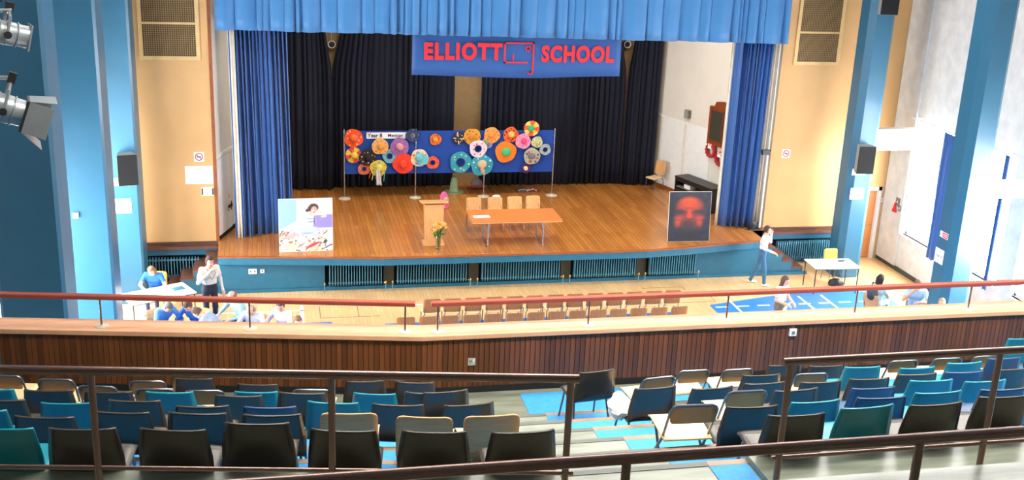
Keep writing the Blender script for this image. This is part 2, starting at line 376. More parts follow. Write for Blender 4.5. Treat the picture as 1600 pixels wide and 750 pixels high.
# side walls and back wall of the stage, splayed
def wallstrip(p, q, t, z0, z1):
    p, q = Vector(p), Vector(q); u = (q-p).normalized(); n = Vector((u.y, -u.x))*t
    return [tuple(p), tuple(q), tuple(q+n), tuple(p+n)]
AL, BL, AR, BR = (-1.4, YP+.02), (.37, 33.0), (13.35, YP+.02), (11.58, 33.0)
wsl = struct('wall_wing_left', MB().prism(wallstrip(AL, BL, -.2, 0, 0), .98, 9), 'white_wall', 'off-white splayed wall in the left wing of the stage', smooth=False)
wsr = struct('wall_wing_right', MB().prism(wallstrip(AR, BR, .2, 0, 0), .98, 9), 'white_wall', 'off-white splayed wall in the right wing of the stage', smooth=False)
struct('wall_stage_back', MB().box((-.2, 33.0, .9), (12.2, 33.2, 9)), mat('stage_back_plaster', lin(176, 142, 96), .8), 'brownish back wall of the stage seen between drapes', smooth=False)
struct('ceiling_stage', MB().box((-1.7, YP+.25, 9), (13.6, 33.3, 9.2)), 'dark', 'dark ceiling over the stage', smooth=False)
uR = (Vector(BR)-Vector(AR)).normalized(); RZR = math.atan2(uR.y, uR.x)
def onR(d, off=0):      # point on the right wing wall, off = distance out from it
    p = Vector(AR)+uR*d; n = Vector((-uR.y, uR.x)); return (p.x+n.x*off, p.y+n.y*off)
# panelling on the right wing wall
RW = Matrix.Translation((AR[0], AR[1], 0)) @ Matrix.Rotation(RZR, 4, 'Z')   # local x along wall, +y toward the stage
for a, b in ((3.72, 4.75), (2.47, 3.6)):
    obj('wall_panel', MB().box((a, 0, 1.02), (b, .015, 3.19), 0, RW), 'white', wsr, smooth=False)
obj('panel_rail', MB().box((1.2, 0, 3.19), (5.1, .02, 3.25), 0, RW), 'white', wsr, smooth=False)
obj('skirting', MB().box((.1, 0, 1.0), (5.1, .025, 1.1), 0, RW), 'edge', wsr, smooth=False)
uL = (Vector(BL)-Vector(AL)).normalized(); LW = Matrix.Translation((AL[0], AL[1], 0)) @ Matrix.Rotation(math.atan2(uL.y, uL.x), 4, 'Z')
obj('wall_panel', MB().box((.12, -.02, 1.1), (.95, 0, 3.05), 0, LW), 'white', wsl, smooth=False)
obj('panel_rail', MB().box((.05, -.03, 3.1), (1.6, 0, 3.18), 0, LW), 'white', wsl, smooth=False)
obj('skirting', MB().box((.02, -.03, .98), (4.8, 0, 1.1), 0, LW), 'dark', wsl, smooth=False)

# stage floor with apron
front = [(-1.36, 26.52), (-.15, 26.40), (2.62, 26.10), (9.4, 26.10), (10.7, 26.28), (12.57, 26.6), (12.92, 26.62)]
sc1 = [(12.93, 27.64), (13.35, 27.66), (13.36, YP)]
stg = struct('floor_stage', MB().prism(front+sc1+[(11.58, 33.0), (.37, 33.0), (-1.41, YP), (-1.38, 27.4)], .95, S1), 'stage', 'varnished brown timber stage floor', smooth=False)
for i in range(len(front)-1):
    p, q = Vector(front[i]), Vector(front[i+1]); u = (q-p).normalized(); n = Vector((u.y, -u.x))
    sg = lambda a, b: [tuple(p+n*a), tuple(q+n*a), tuple(q+n*b), tuple(p+n*b)]
    obj('edge_board', MB().prism(sg(.035, -.04), .962, 1.004), 'edge', stg, smooth=False)
    obj('fascia', MB().prism(sg(.015, -.05), .79, .962), 'fas_blue', stg, smooth=False)
rw = struct('wall_stage_front', MB().box((-1.36, 26.62, 0), (1.2, 26.7, .95)).box((11.0, 26.62, 0), (12.92, 26.7, .95)), 'fas_blue', 'blue painted front of the stage below the apron', smooth=False)
obj('recess_back', MB().box((1.2, 26.72, 0), (11.0, 26.8, .95)), 'dark', rw, smooth=False)
obj('base_strip', MB().box((-1.36, 26.585, 0), (14.25, 26.62, .09)).box((1.2, 26.62, 0), (11, 26.72, .09)), 'fas_blue', rw, smooth=False)
for x in (2.66, 4.83, 7.27, 9.33):
    obj('recess_panel', MB().box((x, 26.60, .05), (x+.26, 26.72, .80)), 'olive', rw, smooth=False)
# steps at both ends of the stage
for sgn, x0, lab in ((1, 12.92, 'brown timber steps up to the right end of the stage'), (-1, -1.36, 'brown timber steps up to the left end of the stage')):
    e = empty('stage_steps', (x0, 26.66, 0)); tag(e, lab, kind='structure')
    for k in range(4):
        a, b = sgn*.30*k, sgn*.30*(k+1); z = .8-.2*k
        obj('step_riser', MB().box((min(a, b), 0, 0), (max(a, b), 1.0, z-.03)), 'fas_blue', e, smooth=False)
        obj('step_tread', MB().box((min(a, b)-.02, -.02, z-.03), (max(a, b)+.02, 1.0, z)), 'step', e, smooth=False)
        obj('riser_board', MB().box((b-.005 if sgn > 0 else b-.012, -.01, z-.23 if k < 3 else 0), (b+.012 if sgn > 0 else b+.005, 1.0, z-.03)), 'step', e, smooth=False)

# radiators
fin = mesh_of(MB().prism([(-.07, .04), (.07, .04), (.075, .06), (.075, .60), (.05, .64), (-.05, .64), (-.075, .60), (-.075, .06)], -.0085, .0085, 0, Matrix(((0, 0, 1, 0), (1, 0, 0, 0), (0, 1, 0, 0), (0, 0, 0, 1)))), 'rad_blue', 'fin')
def radiator(x0, x1, y, z, h, label, n, valves=True):
    e = empty('radiator', (x0, y, z), 0, label, 'radiator', 'cast iron radiators')
    for k in range(n):
        o = obj('fin', fin, None, e, ((x1-x0)*(k+.5)/n, 0, 0)); o.scale = (1, 1, h/.64)
    obj('pipe', MB().tube([(0, .0, .08*h/.64), (x1-x0, .0, .08*h/.64)], .022).tube([(0, 0, .56*h/.64), (x1-x0, 0, .56*h/.64)], .022), 'rad_blue', e)
    if valves:
        for x in (-.10, x1-x0+.08):
            vp = obj('valve_pipe', MB().tube([(x, -.07, -z), (x, -.07, .06)], .012), 'rad_blue', e)
            obj('valve', MB().ball((x, -.07, .09), (.028, .028, .045)).tube([(x, -.07, .07), (x*.6 if x < 0 else x-.06, -.02, .07)], .012), 'brass', vp)
for i, (a, b, n) in enumerate(((1.28, 2.62, 20), (2.97, 4.78, 27), (5.14, 7.22, 31), (7.58, 9.28, 26), (9.64, 10.95, 20))):
    radiator(a, b, 26.52, .13, .66, 'blue column radiator under the apron, %s from the left' % ('first', 'second', 'third', 'fourth', 'fifth')[i], n)
radiator(-3.3, -1.85, 27.5, .12, .55, 'grey-blue radiator beside the left stage steps', 20, False)
radiator(13.7, 15.3, 27.5, .12, .55, 'dark blue radiator beside the right stage steps', 24, False)

# columns
def column(x, y, lab):
    w = .465 if x < 0 else .365; c = w-(.05 if x < 0 else .15)
    poly = [(-c, -w), (c, -w), (w, -c), (w, c), (c, w), (-c, w), (-w, c), (-w, -c)]
    e = empty('column', (x, y, 0), 0, lab, 'column', 'blue columns along the hall')
    obj('shaft', MB().prism(poly, .1, CEIL), 'col_blue', e, smooth=False)
    obj('plinth', MB().prism([(a*1.03, b*1.03) for a, b in poly], 0, .1), 'col_blue', e, smooth=False)
    return e
for sx, sd in ((-3.5, 'left'), (15.31, 'right')):
    for i, y in enumerate((26.6, 21.75, 16.9, 12.05)):
        column(sx, y, 'blue octagonal column on the %s, %s from the stage' % (sd, ('first', 'second', 'third', 'fourth')[i]))

# right door
d = empty('door_1', (15.85, YP, 0)); tag(d, 'pale orange timber door with white frame beside the right wall', kind='structure')
dl = obj('door_leaf', MB().box((.02, .06, .01), (.9, .11, 2.03)), 'orange_wood', d, smooth=False)
obj('door_frame', MB().box((.9, -.03, 0), (1.0, .12, 2.13)).box((-.05, -.03, 2.03), (1.0, .12, 2.13)).box((-.06, -.03, 0), (.02, .12, 2.13)), 'white', d, smooth=False)
obj('door_handle', MB().tube([(.82, .05, 1.0), (.82, .0, 1.0), (.72, .0, 1.0)], .011), 'steel', dl)

# ------------------------------------------------------------------ balcony
BX, BY = 1.61, 11.68; CX = 5.97
def line_pts(s, x0=XL+.02, x1=XR-.02):
    bl = BX-.077*s; yb = BY-s
    fy = lambda x: BY+(-.156*(x-BX)-s)/.988
    pts = []
    if x0 < bl: pts.append((x0, fy(x0)))
    else: pts.append((x0, yb))
    if x0 < bl < x1: pts.append((bl, yb))
    br = 2*CX-bl
    if x0 < br < x1: pts.append((br, yb))
    pts.append((x1, yb if x1 <= br and x1 >= bl else (fy(2*CX-x1) if x1 > br else fy(x1))))
    return pts
def band(s0, s1, x0=XL+.02, x1=XR-.02):
    return line_pts(s1, x0, x1)+line_pts(s0, x0, x1)[::-1]
ZK = lambda k: 4.28+.35*k
SK = lambda k: 0 if k == 0 else 1.33+.84*(k-1)
bal = empty('floor_balcony', (0, 0, 0)); tag(bal, 'stepped grey balcony floor with blue carpet strips', kind='structure')
for k in range(13):
    s0, s1 = SK(k), (SK(k+1) if k < 12 else 14.6)
    obj('tier', MB().prism(band(s0 if k else -.2, s1+.02), ZK(k)-.5, ZK(k)), 'lino', bal, smooth=False)
    if 1 <= k <= 6:
        for x0, x1 in ((XL+.05, 1.72), (2.75, XR-.05)):
            obj('nosing', MB().prism(band(s0-.012, s0+.05, x0, x1), ZK(k)-.05, ZK(k)+.006), 'nosing', bal, smooth=False)
        obj('nosing', MB().prism(band(s0-.012, s0+.045, 1.72, 2.75), ZK(k)-.05, ZK(k)+.004), mat('worn_rubber_nosing', lin(84, 86, 80), .5) if k == 1 else 'nosing_r', bal, smooth=False)
        if k == 1: K['nosing_r'] = bpy.data.materials['worn_rubber_nosing']
    if k <= 6:
        for x0, x1 in ((XL+.05, 1.72 if k else -9), (2.75, XR-.05 if k < 6 else 3.02)):
            if x1 > x0: obj('carpet_strip', MB().prism(band(s0+(.05 if k else .12), s1-.01, x0, x1), ZK(k), ZK(k)+.005), 'carpet', bal, smooth=False)
for x0, x1 in ((XL+.05, 1.72), (3.03, XR-.05)):
    obj('plinth', MB().prism(band(SK(6)-.01, SK(7), x0, x1), ZK(6), ZK(6)+.05), 'lino', bal, smooth=False)
par = struct('wall_balcony', MB().prism(band(-.27, -.02), 3.5, 4.96), 'plank', 'dark timber balcony parapet', smooth=False)
obj('cap', MB().prism(band(-.32, .03), 4.96, 5.02), 'cap', par, smooth=False, bevel=.008)
obj('skirting', MB().prism(band(-.02, .012), 4.28, 4.36), 'dark', par, smooth=False)
pk = mesh_of(MB().prism([(-.0285, 0), (.0285, 0), (.0285, .012), (.0245, .017), (-.0245, .017), (-.0285, .012)], 4.36, 4.96), 'plank', 'plank', False)
n = int(8.72/.0605)
for i in range(n): obj('plank', pk, None, par, (BX+.03+i*.0605, BY+.02, 0), (0, 0, math.pi))
ux, uy = -.988, .156
for i in range(int(5.7/.0605)): obj('plank', pk, None, par, (BX-.03*.988+ux*i*.0605+.003, BY+.005+uy*i*.0605+.02, 0), (0, 0, math.pi-math.atan2(.156, .988)))
# parapet handrail
def hrail(name, pts, lab, posts):
    e = empty(name, (0, 0, 0), 0, lab, 'handrail')
    (a, b) = [Vector(p) for p in pts]; u = (b-a).normalized(); nn = Vector((u.y, -u.x))*.042
    obj('rail', MB().prism([tuple(a+nn), tuple(b+nn), tuple(b-nn), tuple(a-nn)], 5.335, 5.39), 'rail_wood', e, smooth=False, bevel=.014)
    for x, y in posts:
        po = obj('post', MB().tube([(x, y, 5.02), (x, y, 5.34)], .011, 10), 'steel_br', e)
        obj('base_disc', MB().lathe([(.078, 5.02), (.076, 5.028), (.03, 5.034), (.02, 5.04)], 20, Matrix.Translation((x, y, 0))), 'disc', po)
    return e
hrail('handrail', [(XL+.1, 12.87), (1.545, 11.80)], 'red-brown timber handrail on the left stretch of the parapet', [(-4.5, 12.80-.03), (-3.2, 12.56), (-1.93, 12.35), (-.3, 12.09), (1.43, 11.815)])
hrail('handrail', [(1.72, 11.78), (10.2, 11.78)], 'red-brown timber handrail on the long right stretch of the parapet', [(1.8, 11.78), (3.59, 11.78), (5.33, 11.78), (7.03, 11.78), (8.61, 11.78), (10.0, 11.78)])
# steel railings on the terrace
def railing(lab, pts, ends, tops, bottom, posts, r, zf):
    e = empty('steel_railing', (0, 0, 0), 0, lab, 'railing')
    obj('top_rail', MB().tube([(x, y, tops) for x, y in pts], r, 14), 'steel_br', e)
    if bottom: obj('bottom_rail', MB().tube([(x, y, bottom) for x, y in pts], .014, 10), 'steel_br', e)
    for x, y in posts: obj('post', MB().tube([(x, y, zf), (x, y, tops-r*.5)], r*.8, 10), 'steel_br', e)
    return e
lp = lambda s, x: (x, BY+(-.156*(x-BX)-s)/.988)
railing('brown steel railing behind the left block of chairs', [lp(6.05, -4.9), lp(6.05, 1.66)], 0, 7.33, 6.73, [lp(6.05, -3.6), lp(6.05, -2.3), lp(6.05, -1.01), lp(6.05, .29), lp(6.05, 1.615)], .026, ZK(6)+.05)
railing('brown steel railing behind the right block of chairs', [(2.94, 5.63), (10.4, 5.63)], 0, 7.33, 6.69, [(2.99, 5.63), (4.40, 5.63), (5.75, 5.63), (7.2, 5.63), (8.6, 5.63)], .026, ZK(6)+.05)
railing('brown steel railing nearest the viewer at the bottom edge', [(-1.6, 4.31), (7.5, 4.31)], 0, 7.515, None, [(.1, 4.31), (1.54, 4.31), (3.02, 4.31), (4.5, 4.31)], .028, ZK(8))

# ================================================================== CHAIRS
def poly_chair(m, h=.70):
    e = empty('stacking_chair')
    prof = [(.215, .332, .195, 0), (.207, .348, .20, .002), (.17, .358, .205, .004), (.08, .350, .21, .006), (-.04, .340, .214, .008), (-.145, .338, .221, .010), (-.195, .350, .227, .012), (-.212, .385, .229, .014), (-.228, .50, .224, .016), (-.246, .60, .212, .015), (-.258, .675, .202, .013), (-.264, h, .198, .012)]
    def fn(u, v):
        t = v*(len(prof)-1); i = min(int(t), len(prof)-2); q = t-i
        y, z, w, c = [prof[i][j]*(1-q)+prof[i+1][j]*q for j in range(4)]
        x = (2*u-1); back = max(0, min(1, (z-.365)/.05))
        lip = (abs(x)**6)
        return (x*w, y+c*1.3*x*x*back+lip*.015*back, z+c*.8*x*x*(1-back)-lip*.012*(1-back))
    obj('seat_shell', MB().grid(fn, 10, 22), m, e, ang=60, solid=.016)
    for s in (-1, 1):
        obj('leg', MB().tube([(s*.165, .10, .335), (s*.18, .135, .31), (s*.20, .20, .01)], .011), 'dsteel', e)
        obj('leg', MB().tube([(s*.165, -.09, .328), (s*.18, -.12, .305), (s*.205, -.19, .01)], .011), 'dsteel', e)
    obj('leg_frame', MB().tube([(-.168, .10, .335), (-.168, -.09, .325)], .010).tube([(.168, .10, .335), (.168, -.09, .325)], .010).tube([(-.168, .02, .328), (.168, .02, .328)], .009), 'dsteel', e)
    return e
def rpanel(w, z0, z1, r, bow, t, fn, nseg=8):
    # rounded panel in x/z curved in y : returns MB
    mb = MB(); rows = 10; 
    def half(z):
        d = z1-z
        if d < r: return w-(r-math.sqrt(max(0, r*r-(r-d)**2)))
        d = z-z0
        if d < r*.5: return w-(r*.5-math.sqrt(max(0, (r*.5)**2-(r*.5-d)**2)))
        return w
    ts = [0, .02, .06, .12, .25, .5, .7, .8, .88, .94, .975, 1]
    def g(u, v):
        i = v*(len(ts)-1); a = int(min(i, len(ts)-2)); q = i-a; tt = ts[a]*(1-q)+ts[a+1]*q
        z = z0+(z1-z0)*tt; x = (2*u-1)*half(z); return (x, fn(z)+bow*(x/w)**2, z)
    mb.grid(g, nseg, len(ts)-1); return mb
def ply_chair(backm='ply', seatm='plyseat', h=.78, low=.47):
    e = empty('plywood_chair'); bk = lambda z: -.19-.16*(z-.42)
    obj('backrest', rpanel(.20, low, h, .05, .022, .012, bk), backm, e, ang=60, solid=.011)
    obj('seat', MB().grid(lambda u, v: ((2*u-1)*(.20-.015*(1-v)), -.19+.4*v, .43-.012*math.sin(math.pi*v)+(.01*(2*u-1)**2)-(.03*max(0, v-.85)/.15)), 8, 10), seatm, e, ang=60, solid=.012)
    for s in (-1, 1):
        obj('leg', MB().tube([(s*.16, .13, .415), (s*.185, .16, .38), (s*.19, .20, .0)], .011), 'dsteel', e)
        obj('leg', MB().tube([(s*.16, -.12, .415), (s*.185, -.17, .38), (s*.195, -.23, .0)], .011), 'dsteel', e)
        obj('back_tube', MB().tube([(s*.165, -.14, .41), (s*.165, bk(.44)+.0, .44), (s*.165, bk(low+.13)+.022, low+.13)], .010), 'dsteel', e)
    obj('seat_frame', MB().tube([(-.16, .13, .413), (-.16, -.14, .413)], .01).tube([(.16, .13, .413), (.16, -.14, .413)], .01).tube([(-.16, 0, .413), (.16, 0, .413)], .009), 'dsteel', e)
    return e
def fold_chair(h=.73):
    e = empty('folding_chair'); q = .045
    top = [(-.175, -.10, .40), (-.178, -.225, h-.07)]
    arc = [(-.178+q*(1-math.cos(a)), -.235-.012*math.sin(a), h-.07+.062*math.sin(a)) for a in (.4, .9, 1.57)]
    up = top+arc
    path = [(-.195, .20, .0)]+up+[(-x, y, z) for x, y, z in up[::-1]]+[(.195, .20, .0)]
    obj('back_frame', MB().tube(path, .0115, 8), 'dsteel', e)
    bm = rpanel(.170, h-.165, h-.012, .05, .004, .01, lambda z: -.206-.12*(z-h+.2)-.004)
    obj('backrest', bm, 'foldply', e, ang=60, solid=.01)
    obj('seat', MB().grid(lambda u, v: ((2*u-1)*(.185+.01*v), -.17+.40*v, .405+.03*v-(.025*max(0, v-.88)/.12)), 6, 10), 'plyseat', e, ang=60, solid=.014)
    for s in (-1, 1):
        obj('leg', MB().tube([(s*.165, .14, .42), (s*.17, -.22, .0)], .0105), 'dsteel', e)
    obj('stretcher', MB().tube([(-.168, -.14, .095), (.168, -.14, .095)], .008).tube([(-.175, .12, .415), (.175, .12, .415)], .008), 'steel', e)
    return e
CH = {'pk': ('black plastic chair', poly_chair('pblack')), 'pt': ('teal plastic chair', poly_chair('pteal')), 'pn': ('navy plastic chair', poly_chair('pnavy')),
      'fw': ('tan folding chair', fold_chair()), 'ww': ('plywood chair', ply_chair('ply', 'plyseat', .73, .36))}
POOL = {}
for kk, (nm, e) in CH.items(): e['category'] = 'chair'; e['group'] = 'balcony chairs'; POOL[kk] = Pool(e)
ROWS = {0: [('fw', -2.72, 11.12), ('fw', -2.2, 10.97), ('fw', -1.3, 10.82), ('pk', -0.86, 10.89), ('pk', -0.21, 10.67), ('pk', 0.88, 10.62), ('pk', 1.38, 10.53), ('fw', 4.41, 10.41), ('fw', 4.91, 10.38), ('pk', 5.52, 10.49), ('pk', 5.97, 10.41), ('fw', 6.91, 10.38), ('fw', 7.46, 10.38), ('fw', 7.97, 10.39), ('pt', 8.79, 10.88)],
 1: [('fw', -1.65, 10.0), ('fw', -1.13, 9.88), ('fw', -0.68, 9.79), ('pt', -0.21, 9.76), ('fw', 0.3, 9.69), ('pt', 0.88, 9.59), ('pk', 1.36, 9.55), ('pk', 3.14, 9.84), ('fw', 3.69, 9.56), ('pk', 4.78, 9.55), ('fw', 5.28, 9.46), ('pt', 5.93, 9.61), ('pt', 6.51, 9.52), ('pt', 7.1, 9.58), ('pn', 7.62, 9.64)],
 2: [('pt', -2.41, 9.35), ('pk', -1.93, 9.27), ('pk', -1.43, 9.18), ('pt', -0.92, 9.11), ('pk', -0.34, 8.97), ('pk', 0.19, 8.96), ('pk', 1.44, 8.84), ('pk', 3.33, 8.69), ('pk', 3.85, 8.62), ('pk', 4.38, 8.66), ('pk', 4.92, 8.62), ('pk', 5.42, 8.63), ('pk', 5.94, 8.67), ('pn', 6.43, 8.66), ('pk', 6.96, 8.67)],
 3: [('pk', -2.11, 8.39), ('pt', -1.59, 8.27), ('pk', -1.1, 8.25), ('pk', -0.58, 8.09), ('pn', -0.07, 8.01), ('pt', 0.41, 8.03), ('pk', 0.91, 7.93), ('pk', 1.47, 7.87), ('fw', 3.78, 7.77), ('pk', 4.24, 7.8), ('pn', 4.92, 7.75), ('pt', 5.51, 7.83), ('pt', 5.99, 7.76)],
 4: [('pt', -2.03, 7.49), ('pk', -1.57, 7.34), ('pk', -1.08, 7.35), ('pk', -0.56, 7.27), ('pk', -0.05, 7.18), ('ww', 0.47, 7.06), ('ww', 0.98, 6.94), ('ww', 1.46, 6.9), ('fw', 2.96, 6.9), ('pk', 3.4, 6.88), ('pt', 3.92, 6.9), ('pn', 4.46, 6.9), ('pt', 4.96, 6.93), ('pn', 5.52, 6.92)],
 5: [('pt', -1.65, 6.51), ('pk', -1.17, 6.44), ('pk', -0.64, 6.36), ('pk', -0.14, 6.38), ('pk', 0.38, 6.22), ('pk', 0.93, 6.13), ('pk', 1.48, 6.06), ('pk', 3.32, 6.06), ('pt', 3.86, 6.11), ('pk', 4.36, 6.09), ('pk', 4.92, 6.14)]}
ORD = ['first', 'second', 'third', 'fourth', 'fifth', 'sixth', 'seventh', 'eighth', 'ninth', 'tenth', 'eleventh', 'twelfth', 'thirteenth', 'fourteenth']
RN = {5: 'the nearest row', 4: 'the second nearest row', 3: 'the third nearest row', 2: 'the fourth nearest row', 1: 'the fifth nearest row', 0: 'the parapet row'}
rng = random.Random(11); TURN = {(1, 3.14): 8, (1, 3.69): 10, (0, .88): 5}
for k, row in ROWS.items():
    for side in ('left', 'right'):
        lst = [c for c in row if (c[1] < 2.2) == (side == 'left')]
        for i, (t, x, y) in enumerate(lst):
            rz = (R_(-9) if x < BX-.077*(BY-y)-.05 else 0)+R_(rng.uniform(-3, 3)+TURN.get((k, x), 0))
            off = .262
            px, py = x-math.sin(rz)*off, y+math.cos(rz)*off
            POOL[t].put((px, py, ZK(k)+.006), rz, '%s, %s from left in %s of the %s block' % (CH[t][0], ORD[i], RN[k], side))
# plywood chairs on the hall floor
hc = ply_chair('hallply', 'plyseat', .84, .49); tag(hc, 'x', 'chair', 'plywood chairs in two rows on the hall floor'); HP = Pool(hc)
for i in range(13): HP.put((3.46+i*.483, 23.82, .001), R_(rng.uniform(-2, 2)), 'plywood hall chair, %s from left in the row nearest the stage' % ORD[i])
for i in range(14): HP.put((2.75+i*.483, 22.78, .005), R_(rng.uniform(-2, 2)), 'plywood hall chair, %s from left in the row nearest the balcony' % ORD[i])

# ================================================================== STAGE DRAPES
def drape(name, x0, x1, yf, z0, z1, m, label, folds, amp, seed, nz=10, cat='curtain', edge=None, zb=None, group=None, parent=None, loc=(0, 0, 0)):
    rg = random.Random(seed); nx = int(folds*9)
    ph = [rg.uniform(0, 6.28) for _ in range(6)]; am = [rg.uniform(.5, 1) for _ in range(6)]
    def fn(u, v):
        w = u*folds*2*math.pi+1.3*math.sin(u*7+ph[0])+.8*math.sin(u*17+ph[1])
        a = amp*(.7+.3*math.sin(u*11+ph[2]+.3*v))
        x = x0+(x1-x0)*u+(amp*.5*math.sin(w*.5+ph[3])*(1-v)*.8)
        if edge: x = edge(x, u, v)
        y = yf(u)+a*math.sin(w)+a*.4*math.sin(2.1*w+ph[4]+v*.8)+.02*math.sin(3*v+w*.3)*(1-v)
        zz = (zb(u) if zb else z0)+.012*math.sin(w*1.7+ph[5])
        return (x, y, zz+(z1-zz)*v)
    o = obj(name, MB().grid(fn, nx, nz), m, parent, ang=80, solid=.008, loc=loc)
    if parent is None: tag(o, label, cat, group)
    return o
rv = random.Random(42); VP = [0.0]
while VP[-1] < 14.57: VP.append(VP[-1]+rv.choice((.12, .16, .22, .34, .45, .55))*rv.uniform(.8, 1.2))
VA = [(rv.uniform(.06, .13), rv.uniform(-.07, .07), rv.uniform(.35, .75), rv.uniform(-.03, .03)) for _ in VP]
def valf(u, v):
    x = u*14.57; i = max(k for k in range(len(VP)) if VP[k] <= x+1e-9); i = min(i, len(VP)-2)
    t = (x-VP[i])/(VP[i+1]-VP[i]); b, tl, p, q = VA[i]; vv = 1-v
    y = -b*(math.sin(math.pi*min(1, max(0, t)))**p)*(.75+.5*vv)+tl*(t-.5)*(1+.4*vv)+.012*math.sin(t*9+i)*vv
    z0 = 6.32-.17*u+.5*q*(1 if t < .5 else .4)
    return (-1.25+x+.02*vv*math.sin(i*2.1), 27.56+y, z0+(7.9-z0)*v)
tag(obj('stage_valance', MB().grid(valf, 760, 6), 'val', ang=35, solid=.008), 'bright blue pleated valance across the top of the stage', 'curtain')
drape('stage_curtain', -.92, .40, lambda u: 28.0+.45*u, 1.0, 6.9, 'curt', 'gathered blue stage curtain at the left of the opening', 14, .12, 5, 12, group='blue stage curtains', edge=lambda x, u, v: x+(.12*u*(1-v) - .06*v*(1-u)))
drape('stage_curtain', 12.16, 13.08, lambda u: 28.0-.25*u, 1.0, 6.9, 'curt', 'gathered blue stage curtain at the right of the opening', 10, .12, 9, 12, group='blue stage curtains', edge=lambda x, u, v: x-.10*(1-v)*(.3+u*.2)+.0*u)
tag(obj('curtain_lining', MB().grid(lambda u, v: (-1.0+.16*u+.05*(1-v), 27.97+.03*math.sin(u*12), 1.0+5.7*v), 6, 8), 'lining', solid=.006), 'cream lining edge beside the left stage curtain', 'curtain')
tag(obj('curtain_lining', MB().grid(lambda u, v: (13.06+.16*u-.02*(1-v), 27.86+.03*math.sin(u*12), 1.0+5.7*v), 6, 8), 'lining', solid=.006), 'cream lining edge right of the right stage curtain', 'curtain')
tag(obj('curtain_lining', MB().grid(lambda u, v: (12.03+.09*u, 28.05+.02*math.sin(u*9), 1.0+5.7*v), 5, 8), 'lining', solid=.006), 'cream lining edge left of the right stage curtain', 'curtain')
vg = lambda x, u, v: x+(u*.0)
drape('back_drape', .36, 1.72, lambda u: 32.45-.1*u, 1.03, 6.8, 'navy', 'dark navy drape in the left corner of the stage', 9, .06, 21, 8, group='dark navy stage drapes', edge=lambda x, u, v: x-.9*max(0, v-.6)*u**4)
drape('back_drape', 1.72, 5.33, lambda u: 32.58, 1.03, 6.8, 'navy', 'wide dark navy drape left of the bare wall strip', 22, .06, 22, 8, group='dark navy stage drapes', edge=lambda x, u, v: x+1.3*max(0, v-.6)*(1-u)**4)
drape('back_drape', 6.14, 10.62, lambda u: 32.58, 1.03, 6.8, 'navy', 'wide dark navy drape right of the bare wall strip', 26, .06, 23, 8, group='dark navy stage drapes', edge=lambda x, u, v: x-1.2*max(0, v-.6)*u**4)
drape('back_drape', 10.62, 11.62, lambda u: 32.45-.15*u, 1.03, 6.8, 'navy', 'dark navy drape in the right corner of the stage', 7, .06, 24, 8, group='dark navy stage drapes', edge=lambda x, u, v: x+.8*max(0, v-.6)*(1-u)**4)
for x, z, lab in ((1.74, 5.25, 'small spotlight in the gap of the left dark drapes'), (10.62, 5.35, 'small spotlight in the gap of the right dark drapes')):
    e = empty('stage_spotlight', (x, 32.9, z), 0, lab, 'spotlight', 'spotlights on the back wall')
    obj('body', MB().lathe([(.085, 0), (.09, .03), (.09, .2), (.06, .24)], 16, Matrix.Rotation(R_(90), 4, 'X') @ Matrix.Translation((0, 0, -.02))), 'blackm', e)
    obj('rim', MB().tube([(.10*math.cos(a), -.23, .10*math.sin(a)) for a in [i*math.pi/8 for i in range(17)]], .014, 6, caps=False), 'lining', e)
    obj('bracket', MB().tube([(0, 0, .1), (0, -.03, .5)], .012), 'lining', e)

# banner
bn = empty('banner', (6.14, 27.70, 5.745), 0, 'blue banner with red ELLIOTT SCHOOL lettering under the valance', 'banner')
def bsurf(x, z): return -.0-.02*math.sin(x*1.1)-.012*math.sin(x*3.1+z*2)
obj('banner_cloth', MB().grid(lambda u, v: ((-2.70+5.40*u)*(1-.006*v), bsurf(-2.6+5.2*u, v), -.54+.03*math.cos(u*6.28)*(1-v)+2.16*v), 40, 8), 'banner', bn, ang=80, solid=.006)
obj('lettering', text_mesh('ELLIOTT', .55, .004, .026, 'red', sp=1.17, width=1.98), None, bn, (-1.43, -.05, .075), UP)
obj('lettering', text_mesh('SCHOOL', .55, .004, .026, 'red', sp=1.13, width=1.92), None, bn, (1.54, -.05, .035), UP)
lg = MB(); zz = -.045; w = .022
def bar(x0, z0, x1, z1): lg.box((x0, zz-.004, z0), (x1, zz+.004, z1))
bar(-.38, .30, .40, .34); bar(-.38, -.19, -.34, .34); bar(-.38, -.19, .24, -.15); bar(.36, -.38, .40, .34); bar(-.15, -.13, -.12, .05)
for pts in ([(.40*1-.02, -.38), (.36, -.45), (.30, -.46), (.25, -.42)],):
    lg.tube([(x, zz, z) for x, z in pts], .02, 6)
lg.tube([(.24+.055*math.cos(a), zz, .18+.055*math.sin(a)) for a in [i*math.pi/6 for i in range(13)]], .018, 6, caps=False)
obj('logo', lg, 'red', bn)

# ================================================================== DISPLAY BOARD AND HATS
db = empty('display_board', (0, 31.42, 1.0), 0, 'long blue display board on chrome poles with round feet', 'display board')
PX = [2.0, 4.05, 6.08, 8.16]
for a, b in zip(PX, PX[1:]): obj('board_panel', MB().box((a+.012, -.015, .73), (b-.012, .015, 1.99)), 'board', db, smooth=False)
for x in PX:
    pl = obj('pole', MB().tube([(x, -.025, .02), (x, -.025, 2.05)], .02, 10), 'steel', db)
    obj('base_disc', MB().lathe([(.17, 0), (.17, .012), (.05, .03), (.03, .05)], 24, Matrix.Translation((x, -.025, 0))), 'disc', pl)
lb = empty('paper_label', (3.33, 31.395, 2.86), 0, 'white strip with lettering Year 8 Mexican Hats on the board', 'label')
obj('paper', MB().box((-.70, -.004, -.09), (.70, .004, .09)), 'paper', lb, smooth=False)
obj('lettering', text_mesh('Year 8', .155, .001, .004, 'ink'), None, lb, (-.46, -.006, 0), UP)
